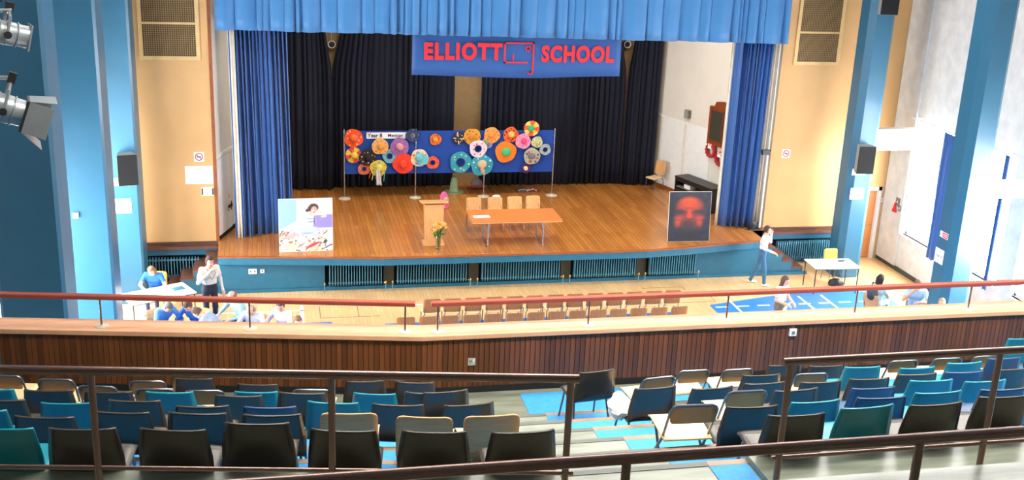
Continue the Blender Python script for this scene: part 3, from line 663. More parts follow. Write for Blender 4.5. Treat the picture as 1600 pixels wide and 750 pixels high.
obj('lettering', text_mesh('Mexican', .13, .001, .003, 'ink'), None, lb, (.12, -.006, .0), UP)
obj('lettering', text_mesh('Hats', .13, .001, .003, 'ink'), None, lb, (.53, -.006, .0), UP)
HC = {}
def hm(c):
    if c not in HC: HC[c] = mat('felt_%d_%d_%d' % c, lin(*c), .85, var=.12, sc=14)
    return HC[c]
def hat(x, z, r, brim, crown, style, spots, label, dy, seed, tilt=0):
    rg = random.Random(seed); e = empty('paper_hat', (x, 31.375-dy, z), 0, label, 'hat', 'paper hats on the display board')
    e.rotation_euler = (R_(90), rg.uniform(-.3, .3), 0)   # local z points out of the board
    p1, p2 = rg.uniform(0, 6), rg.uniform(0, 6); wb = lambda a: 1+.035*math.sin(3*a+p1)+.03*math.sin(5*a+p2)
    hole = .38 if style in ('donut', 'ring') else 0
    cr = r*.40
    prof = [(r*.94, 0), (r, .008), (r*.97, .022), (r*.6, .014), (max(cr, r*hole), .018)]
    if hole: prof = [(r*hole, .002), (r*.95, 0), (r, .008), (r*.97, .022), (r*hole*1.05, .016), (r*hole, .002)]
    mb = MB()
    if hole:
        n = 26; vs = []
        for q, h_ in prof[:-1]:
            for k in range(n): a = 2*math.pi*k/n; w = wb(a); vs.append((q*w*math.cos(a), q*w*math.sin(a), h_))
        L = len(prof)-1; mb.add(vs, [(i*n+k, i*n+(k+1) % n, ((i+1) % L)*n+(k+1) % n, ((i+1) % L)*n+k) for i in range(L) for k in range(n)])
    elif style == 'segments':
        n = 24
        for g in range(8):
            pts = [(0, 0)]+[(r*math.cos(a), r*math.sin(a)) for a in [2*math.pi*(g+q/4)/8 for q in range(5)]]
            mb.prism(pts, 0, .018, g % 2)
    else: mb.lathe(prof, 26, None, 0, wb)
    obj('brim', mb, [hm(brim), hm(spots[0] if spots else crown)], e, ang=50)
    if not hole:
        obj('crown', MB().lathe([(cr*1.05, .012), (cr, .02), (cr*.88, r*.34), (cr*.6, r*.42), (cr*.1, r*.40)], 18, Matrix.Translation((r*rg.uniform(-.1, .1), r*rg.uniform(-.08, .08), 0)), 0, lambda a: 1+.06*math.sin(2*a+p1)), hm(crown), e, ang=60)
    else:
        obj('inner_ring', MB().tube([(r*hole*math.cos(a), r*hole*math.sin(a), .02) for a in [i*math.pi/8 for i in range(17)]], r*.05, 6, caps=False), hm(crown), e)
    nsp = 0 if not spots else (12 if style == 'dots' else 8)
    for i in range(nsp):
        a = 2*math.pi*i/nsp+rg.uniform(-.3, .3); q = r*rg.uniform(.55, .85); c = spots[i % len(spots)]
        sr = r*(.075 if style != 'big' else .14)*rg.uniform(.8, 1.4)
        obj('spot', MB().lathe([(sr, .012), (sr, .026), (sr*.5, .032)], 8, Matrix.Translation((q*math.cos(a), q*math.sin(a), 0))), hm(c), e)
    return e
OR, SAND, TEAL = (240, 84, 20), (226, 158, 74), (48, 150, 168)
HATS = [
 (2.26, 2.79, .27, OR, (236, 110, 60), 'plain', [(200, 200, 205)], 'bright orange hat at the top left corner of the board', .0),
 (2.26, 2.30, .23, (214, 66, 48), (232, 196, 84), 'segments', [(226, 190, 70), (80, 170, 90)], 'red and yellow striped hat below the orange corner hat', .0),
 (2.56, 1.89, .18, (208, 108, 78), (190, 90, 70), 'ring', [(230, 150, 110)], 'salmon ring hat below the black spotted hat', .0),
 (2.66, 2.23, .25, (40, 34, 32), (28, 26, 26), 'dots', [(206, 170, 150), (160, 60, 50)], 'black hat with pale spots on the left of the board', .03),
 (3.29, 2.26, .21, (104, 176, 186), (70, 60, 80), 'ring', [(200, 110, 110)], 'pale teal ring hat behind the yellow hat', .0),
 (3.01, 2.56, .24, (230, 172, 96), (222, 150, 70), 'plain', [(200, 110, 60)], 'sand coloured hat under the lettering strip', .04),
 (2.96, 1.92, .24, (214, 196, 76), (220, 206, 110), 'plain', [(120, 140, 60)], 'yellow hat with white veil and coloured tassels', .05),
 (3.57, 2.54, .27, (150, 100, 160), (214, 150, 150), 'plain', [(190, 120, 160)], 'purple hat with pink crown', .02),
 (3.68, 2.04, .30, (232, 62, 36), (226, 70, 44), 'plain', None, 'large red hat with pale edge', .03),
 (4.15, 2.21, .26, (226, 206, 176), (110, 186, 194), 'big', [(222, 90, 60), (230, 200, 90), (120, 150, 200)], 'cream hat with bright spots and teal flap', .04),
 (4.54, 2.06, .19, (226, 84, 44), (60, 60, 130), 'donut', [(240, 140, 80)], 'small red-orange ring hat right of the cream hat', .02),
 (4.61, 2.74, .17, (232, 112, 40), (226, 150, 50), 'dots', [(120, 60, 30), (60, 40, 30)], 'small orange hat alone near the board top', .0),
 (3.94, 2.87, .20, (44, 56, 92), (70, 80, 110), 'ring', [(120, 126, 150), (90, 100, 130)], 'navy lacy hat over the end of the lettering strip', .03),
 (5.28, 2.77, .18, (44, 40, 40), (60, 50, 50), 'dots', [(226, 150, 110), (230, 220, 180)], 'small black hat with peach and cream ribbons', .0),
 (5.68, 2.82, .25, (212, 152, 48), (200, 130, 44), 'dots', [(170, 70, 36)], 'golden hat covered in red spots', .02),
 (6.26, 2.86, .24, (232, 156, 76), (226, 140, 64), 'plain', [(206, 100, 50)], 'light orange hat at the top near the third pole', .02),
 (6.13, 2.63, .17, (140, 140, 170), (110, 150, 120), 'big', [(220, 160, 70), (90, 110, 170)], 'grey and blue mixed hat below the light orange hat', .0),
 (5.86, 2.47, .26, (232, 206, 214), (66, 80, 130), 'ring', [(206, 60, 90), (200, 70, 110)], 'white hat with pink marks and blue centre', .05),
 (5.36, 2.06, .32, TEAL, (40, 60, 120), 'donut', [(232, 212, 90), (220, 190, 120)], 'large teal ring hat with yellow spots', .02),
 (5.99, 1.98, .33, (52, 156, 176), (206, 176, 140), 'plain', [(210, 226, 220)], 'large teal hat with beige crown', .03),
 (6.69, 2.36, .32, (244, 126, 30), (70, 186, 120), 'plain', None, 'large orange hat with green crown', .02),
 (6.83, 2.87, .23, (234, 96, 44), (226, 190, 90), 'dots', [(50, 40, 36), (60, 44, 36)], 'red and yellow hat with black spots', .0),
 (7.20, 2.68, .23, (232, 150, 176), (230, 70, 130), 'plain', [(220, 100, 140)], 'pale pink hat with hot pink crown', .04),
 (7.44, 3.06, .23, (236, 206, 100), (60, 180, 110), 'segments', [(226, 96, 50)], 'yellow and red segmented hat above the board edge', .02),
 (7.62, 2.65, .17, (206, 206, 160), (190, 196, 120), 'big', [(150, 180, 110), (210, 150, 110)], 'pale green patterned hat beside the pink hat', .03),
 (7.48, 2.23, .25, (176, 174, 150), (120, 116, 120), 'big', [(180, 90, 100), (80, 80, 110), (214, 180, 110)], 'grey patterned hat low on the right of the board', .05),
 (7.87, 2.43, .17, (160, 172, 172), (40, 44, 90), 'ring', [(120, 130, 150)], 'small grey ring hat by the right pole', .06),
 (7.33, 1.87, .17, (50, 36, 110), (236, 216, 130), 'plain', [(150, 40, 110)], 'dark purple hat with pale yellow centre at the board bottom', .0)]
for i, h in enumerate(HATS):
    e = hat(h[0], h[1], h[2], h[3], h[4], h[5], h[6], h[7], h[8], 100+i)
    if 'veil' in h[7]:
        obj('veil', MB().grid(lambda u, v: (-.02+(.10*(u-.5))*(1+v*.6)+.1*v, -.02-.46*v, .10+.02*math.sin(u*9)), 8, 8), hm((214, 212, 208)), e, solid=.006)
        for q, c in enumerate(((226, 96, 60), (226, 214, 80), (60, 90, 180), (226, 110, 80), (230, 110, 160), (70, 180, 120))):
            obj('tassel', MB().tube([(-.2+q*.08, -.16-.05*math.sin(q), .01), (-.22+q*.085, -.32-.05*(q % 2), .02)], .014, 6), hm(c), e)
    if 'flap' in h[7]: obj('flap', MB().prism([(-.05, .16), (.14, .10), (.28, -.02), (.2, -.2), (-.02, -.24), (-.1, -.1)], .03, .05), hm((110, 186, 194)), e)
    if 'beige crown' in h[7]: obj('ribbon', MB().tube([(.0, .0, .12), (.03, -.12, .10), (.12, -.22, .06), (.16, -.27, .05)], [.05, .06, .04, .02], 8), hm((212, 176, 136)), e)
    if 'ribbons' in h[7]: obj('ribbon', MB().tube([(-.14, .06, .05), (.14, -.05, .06)], .014, 6).tube([(.02, .2, .05), (-.04, -.16, .06)], .014, 6), hm((224, 214, 190)), e)
e = empty('paper_hat', (4.72, 30.2, 1.0), 0, 'pink ring hat standing on the stage behind the lectern', 'hat')
obj('brim', MB().lathe([(.06, .0), (.24, 0), (.25, .02), (.23, .035), (.07, .03), (.06, 0)], 26, Matrix.Translation((0, 0, .25)) @ Matrix.Rotation(R_(55), 4, 'Z') @ Matrix.Rotation(R_(75), 4, 'X')), hm((232, 92, 150)), e)
obj('crown', MB().lathe([(.09, .02), (.085, .1), (.05, .14)], 16, Matrix.Translation((0, 0, .25)) @ Matrix.Rotation(R_(55), 4, 'Z') @ Matrix.Rotation(R_(75), 4, 'X')), hm((170, 160, 130)), e)
e = empty('paper_hat', (5.28, 31.95, 1.0), 0, 'pale green pointed hat standing on the stage behind the board', 'hat')
obj('brim', MB().lathe([(.30, 0), (.31, .012), (.16, .03)], 24), hm((166, 180, 132)), e)
obj('crown', MB().lathe([(.15, .02), (.12, .2), (.08, .42), (.05, .46)], 18), hm((150, 170, 126)), e)
e = empty('paper_hat', (5.98, 31.95, 1.0), 0, 'brown and red patterned hat lying on the stage behind the board', 'hat')
obj('brim', MB().lathe([(.30, 0), (.32, .012), (.2, .05)], 24, Matrix.Translation((0, 0, .12)) @ Matrix.Rotation(R_(-24), 4, 'X')), hm((150, 70, 56)), e)
obj('crown', MB().lathe([(.18, .03), (.16, .2), (.1, .26)], 18, Matrix.Translation((0, 0, .12)) @ Matrix.Rotation(R_(-24), 4, 'X')), hm((120, 104, 110)), e)
tag(obj('crumpled_paper', MB().ball((0, 0, .05), (.13, .08, .05), 8), 'paper', None, (6.43, 31.2, 1.0)), 'white scrap lying on the stage before the board', 'paper scrap')
e = empty('ribbon_pile', (7.55, 31.9, 1.0), 0, 'small pile of coloured paper ribbons behind the board', 'ribbons')
for q, c in enumerate(((120, 190, 210), (214, 130, 100), (210, 210, 200), (190, 60, 60))):
    obj('ribbon', MB().tube([(-.3+q*.12, -.03*q, .02), (-.1+q*.13, .05, .05), (.0+q*.13, -.04, .02)], .018, 6), hm(c), e)

# ================================================================== STAGE FURNITURE
e = empty('lectern', (3.97, 27.08, S1), 0, 'pale wooden lectern with wide top near the stage edge', 'lectern')
obj('pedestal', MB().prism([(-.20, .06), (.20, .06), (.25, 1.08), (-.25, 1.08)], -.15, .15, 0, Matrix(((1, 0, 0, 0), (0, 0, 1, 0), (0, 1, 0, 0), (0, 0, 0, 1)))), 'oak', e, smooth=False)
obj('base', MB().box((-.27, -.20, 0), (.27, .20, .06)), 'oak', e, smooth=False, bevel=.006)
obj('top', MB().box((-.34, -.23, -.02), (.34, .25, .02), 0, Matrix.Translation((0, 0, 1.12)) @ Matrix.Rotation(R_(-9), 4, 'X')), 'oak', e, smooth=False, bevel=.006)
e = empty('conference_table', (6.05, 27.05, S1), 0, 'long orange-brown table with chrome legs on the stage', 'table')
obj('table_top', MB().box((-1.17, -.53, .70), (1.17, .53, .74)), 'tablewood', e, smooth=False, bevel=.004)
obj('edge_band', MB().box((-1.175, -.535, .68), (1.175, .535, .70)), 'oak', e, smooth=False)
for sx in (-.72, .72):
    for sy in (-.36, .36): obj('leg', MB().tube([(sx, sy*.95, .69), (sx, sy, .0)], .022, 10), 'steel', e)
    obj('foot_bar', MB().tube([(sx, -.36, .035), (sx, .36, .035)], .016, 8).tube([(sx, -.36, .62), (sx, .36, .62)], .014, 8), 'steel', e)
tag(obj('paper_sheets', MB().box((-.20, -.10, 0), (.02, .11, .008)).box((-.04, -.12, .004), (.22, .09, .014)), 'paper', None, (5.17, 26.92, S1+.742), (0, 0, .05), smooth=False), 'white sheets of paper on the stage table', 'paper')
scp = ply_chair('oak', 'plyseat', .82, .47); scp.name = 'stage_chair'; tag(scp, 'x', 'chair', 'wooden chairs behind the stage table'); SP = Pool(scp)
for i, (x, y) in enumerate(((5.24, 28.2), (5.82, 28.2), (6.38, 28.25), (6.9, 28.28))):
    SP.put((x, y-.0, S1), R_(180)+R_(rng.uniform(-3, 3)), 'wooden chair behind the stage table, %s from left' % ORD[i])
# vase with roses
e = empty('flower_vase', (4.04, 26.62, S1), 0, 'glass vase of orange roses on the stage floor', 'vase')
va = obj('vase', MB().lathe([(.07, 0), (.075, .02), (.06, .15), (.075, .30), (.09, .33), (.084, .33), (.068, .29), (.054, .15), (.065, .025), (.01, .02)], 20), 'glass', e)
obj('water', MB().lathe([(.06, .025), (.053, .15), (.058, .2)], 16), glassy('vase_water', (.85, .92, .8, 1)), va)
rg = random.Random(5); 
for i in range(13):
    a = rg.uniform(0, 6.28); q = rg.uniform(.02, .19); h = .62+rg.uniform(-.06, .08)-.25*q
    x, y = q*math.cos(a), q*.7*math.sin(a)
    sm = obj('stem', MB().tube([(x*.15, y*.15, .06), (x*.3, y*.3, .33), (x, y, h)], .006, 5), 'greenleaf', e)
    obj('rose', MB().lathe([(.012, -.03), (.04, -.01), (.052, .025), (.042, .05), (.02, .042)], 9, Matrix.Translation((x, y, h)), 0, lambda t: 1+.12*math.sin(5*t)), 'petal', sm)
for i in range(46):
    a = rg.uniform(0, 6.28); q = rg.uniform(.04, .19); z = rg.uniform(.34, .58); x, y = q*math.cos(a), q*.7*math.sin(a)
    Mx = Matrix.Translation((x, y, z)) @ Euler((rg.uniform(-1, 1), rg.uniform(-1, 1), a)).to_matrix().to_4x4()
    obj('leaf', MB().add([Mx @ Vector(p) for p in ((-.05, 0, 0), (0, -.026, .008), (.06, 0, 0), (0, .026, .008), (0, 0, -.006))], [(0, 1, 4), (1, 2, 4), (2, 3, 4), (3, 0, 4), (0, 3, 2, 1)]), 'greenleaf', e)

# paintings : pigment laid on a fine grid
def canvas(name, w, h, fn, loc, rot, label, n, edge):
    e = empty(name, loc, 0, label, 'painting'); e.rotation_euler = rot
    mb = MB().grid(lambda u, v: (-w/2+w*u, -.0185, h*v), n, n)
    o = obj('picture', mb, vcol(name+'_pigment'), e, smooth=False)
    me = o.data; at = me.color_attributes.new('Col', 'FLOAT_COLOR', 'POINT')
    g = np.arange(n+1)/n; U, V = np.meshgrid(g, 1-g)          # V = 0 at the top
    rgb = fn(U, V); L = np.where(rgb <= .04045, rgb/12.92, ((rgb+.055)/1.055)**2.4)
    at.data.foreach_set('color', np.concatenate([L.reshape(-1, 3), np.ones(((n+1)**2, 1))], 1).astype('f').ravel())
    obj('stretcher', MB().box((-w/2-.006, -.018, -.005), (w/2+.006, .018, h+.006)), edge, e, smooth=False)
    return e
def blob(img, U, V, cx, cy, rx, ry, c, soft=.15, ang=0):
    ca, sa = math.cos(ang), math.sin(ang); x = (U-cx)*ca+(V-cy)*sa; y = -(U-cx)*sa+(V-cy)*ca
    d = np.sqrt((x/rx)**2+(y/ry)**2); a = np.clip((1-d)/soft, 0, 1)[..., None]
    img[:] = img*(1-a)+np.array(c)/255.*a
def nz(U, V, s, seed):
    r = np.random.RandomState(seed); o = np.zeros_like(U)
    for k in range(5):
        a, b, p, q = r.uniform(-1, 1, 4); o += np.sin(s*(a*U+b*V)*6+p*9+2*np.sin(s*(b*U-a*V)*3+q*7))
    return o/5
def paint_lady(U, V):
    im = np.ones(U.shape+(3,))*np.array((226, 228, 222))/255.
    m = lambda cond, c: im.__setitem__(cond, np.array(c)/255.)
    m((U < .33) & (V < .62), (150, 184, 218)); m((U >= .33) & (U < .42) & (V < .5), (232, 234, 226))
    m((V > .58-.55*np.clip(U-.02, 0, .36)) & (U < .45), (238, 234, 226))
    m((U > .62) & (V > .32-.05*(U-.6)) & (V < .56), (146, 132, 196))
    m(V > .56+.03*np.sin(U*9), (236, 224, 204))
    n1, n2, n3 = nz(U, V, 9, 1), nz(U, V, 12, 2), nz(U, V, 7, 3)
    lo = (V > .55+.02*np.sin(9*U))
    m(lo & (n1 > .28), (214, 176, 150)); m(lo & (n2 > .34), (150, 108, 112)); m(lo & (n3 > .34) & (V > .75), (240, 214, 150)); m(lo & (n1 < -.4), (250, 246, 238)); m(lo & (n2 < -.45), (96, 84, 96))
    blob(im, U, V, .50, .62, .30, .10, (206, 200, 232), .3, .15)
    blob(im, U, V, .55, .60, .24, .085, (182, 196, 234), .3, -.05); blob(im, U, V, .52, .655, .16, .02, (150, 164, 214), .5)
    blob(im, U, V, .22, .70, .16, .045, (206, 168, 160), .3, -.3)
    blob(im, U, V, .50, .34, .17, .10, (238, 206, 186), .25, -.15)
    blob(im, U, V, .56, .43, .14, .11, (190, 206, 236), .2); blob(im, U, V, .58, .38, .10, .012, (136, 150, 200), .5); blob(im, U, V, .60, .44, .09, .014, (120, 130, 190), .5)
    blob(im, U, V, .66, .43, .02, .09, (110, 96, 120), .4)
    blob(im, U, V, .80, .27, .13, .038, (232, 196, 178), .3, .75); blob(im, U, V, .74, .19, .045, .05, (238, 206, 188), .3); blob(im, U, V, .84, .34, .07, .025, (226, 186, 170), .3, -.2)
    blob(im, U, V, .65, .165, .105, .085, (72, 54, 52), .25); blob(im, U, V, .53, .22, .04, .035, (76, 58, 56), .3); blob(im, U, V, .58, .19, .05, .06, (80, 60, 58), .3)
    blob(im, U, V, .655, .215, .062, .078, (214, 156, 136), .2, .3); blob(im, U, V, .64, .225, .035, .05, (236, 190, 170), .4, .3); blob(im, U, V, .675, .20, .014, .008, (70, 50, 50), .4); blob(im, U, V, .635, .20, .012, .007, (80, 56, 54), .4); blob(im, U, V, .655, .25, .018, .007, (170, 70, 70), .4)
    blob(im, U, V, .60, .285, .04, .05, (226, 180, 160), .3)
    blob(im, U, V, .62, .885, .16, .032, (200, 70, 84), .2, -.42); blob(im, U, V, .2, .9, .15, .06, (244, 222, 170), .3); blob(im, U, V, .86, .82, .035, .05, (70, 70, 84), .3, .4); blob(im, U, V, .9, .92, .12, .02, (110, 110, 130), .4, -.5)
    return np.clip(im, 0, 1)
def paint_red(U, V):
    im = np.ones(U.shape+(3,))*np.array((42, 45, 55))/255.
    im += (nz(U, V, 5, 8)*.035)[..., None]
    f = lambda cx, cy, rx, ry, c, **k: blob(im, U, V, .49+(cx-.49)*1.22, cy, rx*1.22, ry, tuple(q*.92 for q in c), **k)
    f(.49, .45, .37, .42, (120, 58, 56), soft=.55); f(.49, .26, .30, .20, (216, 74, 42), soft=.6); f(.47, .18, .2, .09, (240, 84, 46), soft=.9); f(.36, .27, .14, .03, (180, 66, 50), soft=.9); f(.62, .26, .14, .03, (176, 66, 50), soft=.9)
    f(.49, .33, .30, .045, (150, 62, 54), soft=.9); f(.30, .40, .18, .06, (50, 46, 54), soft=.8); f(.68, .40, .17, .06, (50, 46, 54), soft=.8); f(.31, .405, .06, .018, (86, 60, 60), soft=.8); f(.67, .405, .06, .018, (86, 60, 60), soft=.8)
    f(.49, .43, .045, .14, (214, 68, 40), soft=.8); f(.495, .485, .085, .065, (238, 72, 36), soft=.7); f(.495, .545, .075, .015, (96, 48, 48), soft=.9)
    f(.29, .52, .15, .06, (184, 68, 54), soft=.9); f(.70, .52, .14, .06, (190, 66, 52), soft=.9); f(.27, .62, .10, .13, (208, 76, 50), soft=1, ang=.4); f(.70, .62, .09, .13, (208, 72, 48), soft=1, ang=-.3)
    f(.48, .66, .17, .11, (62, 54, 62), soft=.7); f(.49, .645, .09, .014, (110, 54, 54), soft=.9); f(.49, .86, .36, .17, (42, 46, 56), soft=.8)
    f(.12, .4, .10, .4, (40, 43, 54), soft=.8); f(.90, .4, .10, .42, (44, 47, 58), soft=.8); f(.94, .68, .03, .10, (130, 60, 60), soft=.9)
    return np.clip(im, 0, 1)
canvas('painting', 1.30, 1.32, paint_lady, (.76, 26.74, S1+.006), (R_(-5), 0, R_(2)), 'pale painting of a reclining woman propped at the stage edge', 110, 'paper')
canvas('painting', 1.14, 1.33, paint_red, (10.76, 26.72, S1+.006), (R_(-6), 0, R_(-3)), 'dark painting of a glowing red face propped at the stage edge', 90, 'lining')

# right wing: memorial board, wreaths, cabinet, speaker
Rm = RZR+math.pi  # local -Y... facing the stage
def wing(name, d, z, lab, cat, group=None, off=.0):
    x, y = onR(d, off); e = empty(name, (x, y, z), RZR, lab, cat, group); return e      # local x along the wall, +y out of the wall
e = wing('memorial_board', 2.15, 2.85, 'brown wooden memorial board with dark panel on the wing wall', 'memorial', None, .02)
ol = [(-.40, 0), (.42, 0), (.42, 1.12), (.22, 1.14), (.16, 1.28), (-.1, 1.32), (-.4, 1.34)]
XZ = Matrix(((1, 0, 0, 0), (0, 0, 1, 0), (0, 1, 0, 0), (0, 0, 0, 1)))
obj('frame_board', MB().prism(ol, 0, .07, 0, XZ), 'mahog', e, smooth=False)
obj('name_panel', MB().box((-.20, .07, .16), (.30, .085, 1.02)), 'slate', e, smooth=False)
obj('moulding', MB().box((-.23, .07, .13), (.33, .095, .16)).box((-.23, .07, 1.02), (.33, .095, 1.05)).box((-.23, .07, .16), (-.2, .095, 1.02)).box((.30, .07, .16), (.33, .095, 1.02)), 'mahog', e, smooth=False)
for d, z, lab in ((2.36, 2.68, 'red poppy wreath below the memorial board, farther from the curtain'), (1.92, 2.52, 'red poppy wreath below the memorial board, nearer the curtain')):
    e = wing('poppy_wreath', d, z, lab, 'wreath', 'poppy wreaths', .08)
    pts = [(.17*math.cos(a), .0, .17*math.sin(a)) for a in [i*math.pi/9 for i in range(19)]]
    rn = obj('ring', MB().tube(pts, .05, 8, caps=False), 'poppy', e)
    for i in range(12): obj('poppy', MB().ball((.17*math.cos(i*.5236), .045, .17*math.sin(i*.5236)), (.05, .02, .05), 6), 'poppy', rn)
    obj('card', MB().box((-.07, .05, .06), (.08, .06, .20)), 'paper', e, smooth=False)
e = wing('wall_speaker', 3.57, 3.40, 'small grey box loudspeaker high on the wing wall', 'loudspeaker', None, .0)
obj('case', MB().box((-.10, .0, 0), (.10, .12, .24)), 'grey', e, smooth=False, bevel=.008); obj('mesh_cover', MB().box((-.085, .12, .015), (.085, .128, .225)), 'spkbox', e, smooth=False)
e = wing('low_cabinet', 2.45, S1, 'low black cabinet with open shelves against the wing wall', 'cabinet', None, .30)
obj('top', MB().box((-.85, -.24, .70), (.85, .26, .75)), 'blackm', e, smooth=False)
obj('side', MB().box((-.85, -.24, 0), (-.80, .24, .70)), 'blackm', e, smooth=False); obj('side', MB().box((.80, -.24, 0), (.85, .24, .70)), 'blackm', e, smooth=False)
obj('shelf', MB().box((-.80, -.24, .42), (.80, .22, .45)), 'grey', e, smooth=False); obj('shelf', MB().box((-.80, -.24, .03), (.80, .22, .06)), 'blackm', e, smooth=False)
obj('back_panel', MB().box((-.80, -.24, .06), (.80, -.22, .70)), 'blackm', e, smooth=False)
obj('front_panel', MB().box((-.80, .20, .06), (.80, .23, .38)), 'blackm', e, smooth=False); obj('top_trim', MB().box((-.80, .2, .60), (.80, .23, .70)), 'blackm', e, smooth=False)
tag(obj('paper_box', MB().box((-.14, -.1, 0), (.14, .1, .12)), 'paper', None, (onR(2.8, .38)[0], onR(2.8, .38)[1], S1+.45), (0, 0, RZR), smooth=False), 'white box on the shelf of the black cabinet', 'box')
wc = ply_chair('oak', 'plyseat', .9, .5); wc.name = 'wooden_chair'; wc.location = (11.5, 31.72, S1); wc.rotation_euler = (0, 0, R_(120)); tag(wc, 'pale wooden chair half hidden behind the right dark drape', 'chair')
# left wing door fittings
e = empty('door_bolt', (LW @ Vector((.80, -.03, 1.7))), math.atan2(uL.y, uL.x), 'dark bolt and yellow warning tag on the left wing door', 'bolt')
obj('bolt', MB().box((-.10, -.05, -.03), (.10, 0, .03)).tube([(0, -.05, -.1), (0, -.05, .12)], .015), 'blackm', e); obj('warning_tag', MB().prism([(-.05, .22), (.05, .22), (0, .32)], 0, .006, 0, Matrix(((1, 0, 0, 0), (0, 0, -1, 0), (0, 1, 0, 0), (0, 0, 0, 1)))), 'orange', e, smooth=False)
# curtain lamp and floor pulley right of the opening
e = empty('curtain_winch', (13.12, 27.62, 3.18), 0, 'small dark winch on the right curtain track', 'winch')
obj('body', MB().box((-.10, -.06, -.05), (.10, .06, .08)).tube([(-.12, 0, .02), (.14, 0, .06)], .03), 'blackm', e); obj('cable', MB().tube([(.06, 0, .05), (.06, 0, 3.2)], .012, 6).tube([(.02, .02, -.05), (-.02, .02, -2.0)], .012, 6), 'grey', e)
e = empty('floor_pulley', (12.98, 27.58, S1), 0, 'black floor pulley beside the right stage curtain', 'pulley')
obj('wheel', MB().lathe([(.10, -.03), (.12, -.02), (.09, 0), (.12, .02), (.10, .03)], 16, Matrix.Translation((0, 0, .13)) @ Matrix.Rotation(R_(90), 4, 'X')), 'blackm', e); obj('bracket', MB().box((-.14, -.06, 0), (.22, .06, .04)).box((-.03, -.05, .04), (.03, -.035, .16)), 'blackm', e, smooth=False)
e = empty('curtain_track_rail', (13.22, 27.70, S1), 0, 'pale upright rail right of the right stage curtain', 'rail')
obj('rail', MB().box((-.02, -.03, .02), (.03, .03, 5.6)), 'lining', e, smooth=False)

# ================================================================== WALL FITTINGS
def grille(x0, x1, z0, z1, lab):
    e = empty('ventilation_grille', (x0, YP, z0), 0, lab, 'grille', 'ventilation grilles'); w, h = x1-x0, z1-z0; t = .09
    obj('frame', MB().box((0, -.05, 0), (w, 0, t)).box((0, -.05, h-t), (w, 0, h)).box((0, -.05, t), (t, 0, h-t)).box((w-t, -.05, t), (w, 0, h-t)).box((t, -.045, .84), (w-t, 0, .89)), mat('grille_frame', lin(226, 190, 130), .6), e, smooth=False)
    obj('backing', MB().box((t, -.012, t), (w-t, 0, h-t)), 'grille_d', e, smooth=False)
    mb = MB(); n = 24
    for i in range(1, n): mb.box((t+(w-2*t)*i/n-.008, -.03, t), (t+(w-2*t)*i/n+.008, -.022, h-t))
    nv = int((h-2*t)/.05)
    for i in range(1, nv): mb.box((t, -.034, t+(h-2*t)*i/nv-.006), (w-t, -.028, t+(h-2*t)*i/nv+.006))
    o = obj('mesh', mb, 'grille', e, smooth=False); o['kind'] = 'stuff'
grille(-3.02, -1.63, 5.56, 7.9, 'tall beige ventilation grille on the left stage wall')
grille(13.68, 15.0, 5.56, 7.9, 'tall beige ventilation grille on the right stage wall')
def plate(name, x, z, w, h, y, m, lab, cat, t=.006):
    e = empty(name, (x, y, z), 0, lab, cat); obj('plate', MB().box((-w/2, -t, -h/2), (w/2, 0, h/2)), m, e, smooth=False); return e
for x, z, lab in ((-1.77, 3.18, 'white no smoking sign on the left beige wall'), (13.79, 3.12, 'white no smoking sign on the right beige wall')):
    e = plate('no_smoking_sign', x, z, .24, .24, YP, 'paper', lab, 'sign')
    obj('ring', MB().tube([(.085*math.cos(a), -.008, .085*math.sin(a)) for a in [i*math.pi/10 for i in range(21)]], .011, 6, caps=False).tube([(-.06, -.008, .06), (.06, -.008, -.06)], .010, 6), mat('sign_red', lin(170, 60, 80), .6), e)
    obj('cigarette', MB().box((-.055, -.0075, -.012), (.055, -.006, .012)), 'ink', e, smooth=False)
plate('notice_paper', -1.79, 2.72, .66, .46, YP, 'paper', 'blank white notice on the left beige wall', 'notice')
e = plate('emergency_light', -1.60, 2.31, .30, .22, YP, 'white', 'small white emergency light with dark ends', 'emergency light', .06)
obj('end_clip', MB().box((-.14, -.075, -.08), (-.11, -.06, .08)).box((.11, -.075, -.08), (.14, -.06, .08)), 'ink', e, smooth=False)
# speakers and papers on the first columns
def speaker(x, y, z, w, h, rz, lab):
    e = empty('loudspeaker', (x, y, z), rz, lab, 'loudspeaker', 'loudspeakers on the columns')
    cs = obj('case', MB().prism([(-w/2, 0), (w/2, 0), (w*.34, .30), (-w*.34, .30)], 0, h), 'spkbox', e, smooth=False)
    obj('mesh_cover', MB().box((-w/2+.005, -.03, .01), (w/2-.005, 0, h-.005)), 'spk', cs, smooth=False)
    obj('bracket', MB().box((-.05, .27, h*.4), (.05, .31, h*.55)), 'blackm', e, smooth=False)
speaker(15.17, 25.92, 3.0, .46, .74, R_(-4), 'dark loudspeaker low on the right column')
speaker(15.22, 25.92, 7.12, .46, .74, R_(-4), 'dark loudspeaker high on the right column')
speaker(-3.22, 25.80, 3.0, .44, .72, R_(14), 'dark loudspeaker on the left column near the stage')
plate('notice_paper', 15.19, 2.98, .40, .18, 26.235, 'paper', 'white paper just below the low right loudspeaker', 'notice')
e = plate('notice_paper', 15.22, 2.38, .40, .31, 26.235, 'paper', 'white Year sign on the first right column', 'notice')
obj('lettering', text_mesh('Year', .11, .001, 0, 'ink'), None, e, (-.08, -.008, 0), UP); obj('lettering', text_mesh('10', .11, .001, 0, 'ink'), None, e, (.10, -.008, 0), UP)
plate('notice_paper', -3.45, 3.0, .44, .18, 26.13, 'paper', 'white paper behind the left loudspeaker', 'notice')
plate('notice_paper', -3.44, 2.43, .42, .35, 26.13, 'paper', 'blank white paper on the first left column', 'notice')
e = empty('notice_paper', (14.945, 21.80, 2.14), R_(-90), 'white Year sign on the second right column', 'notice')
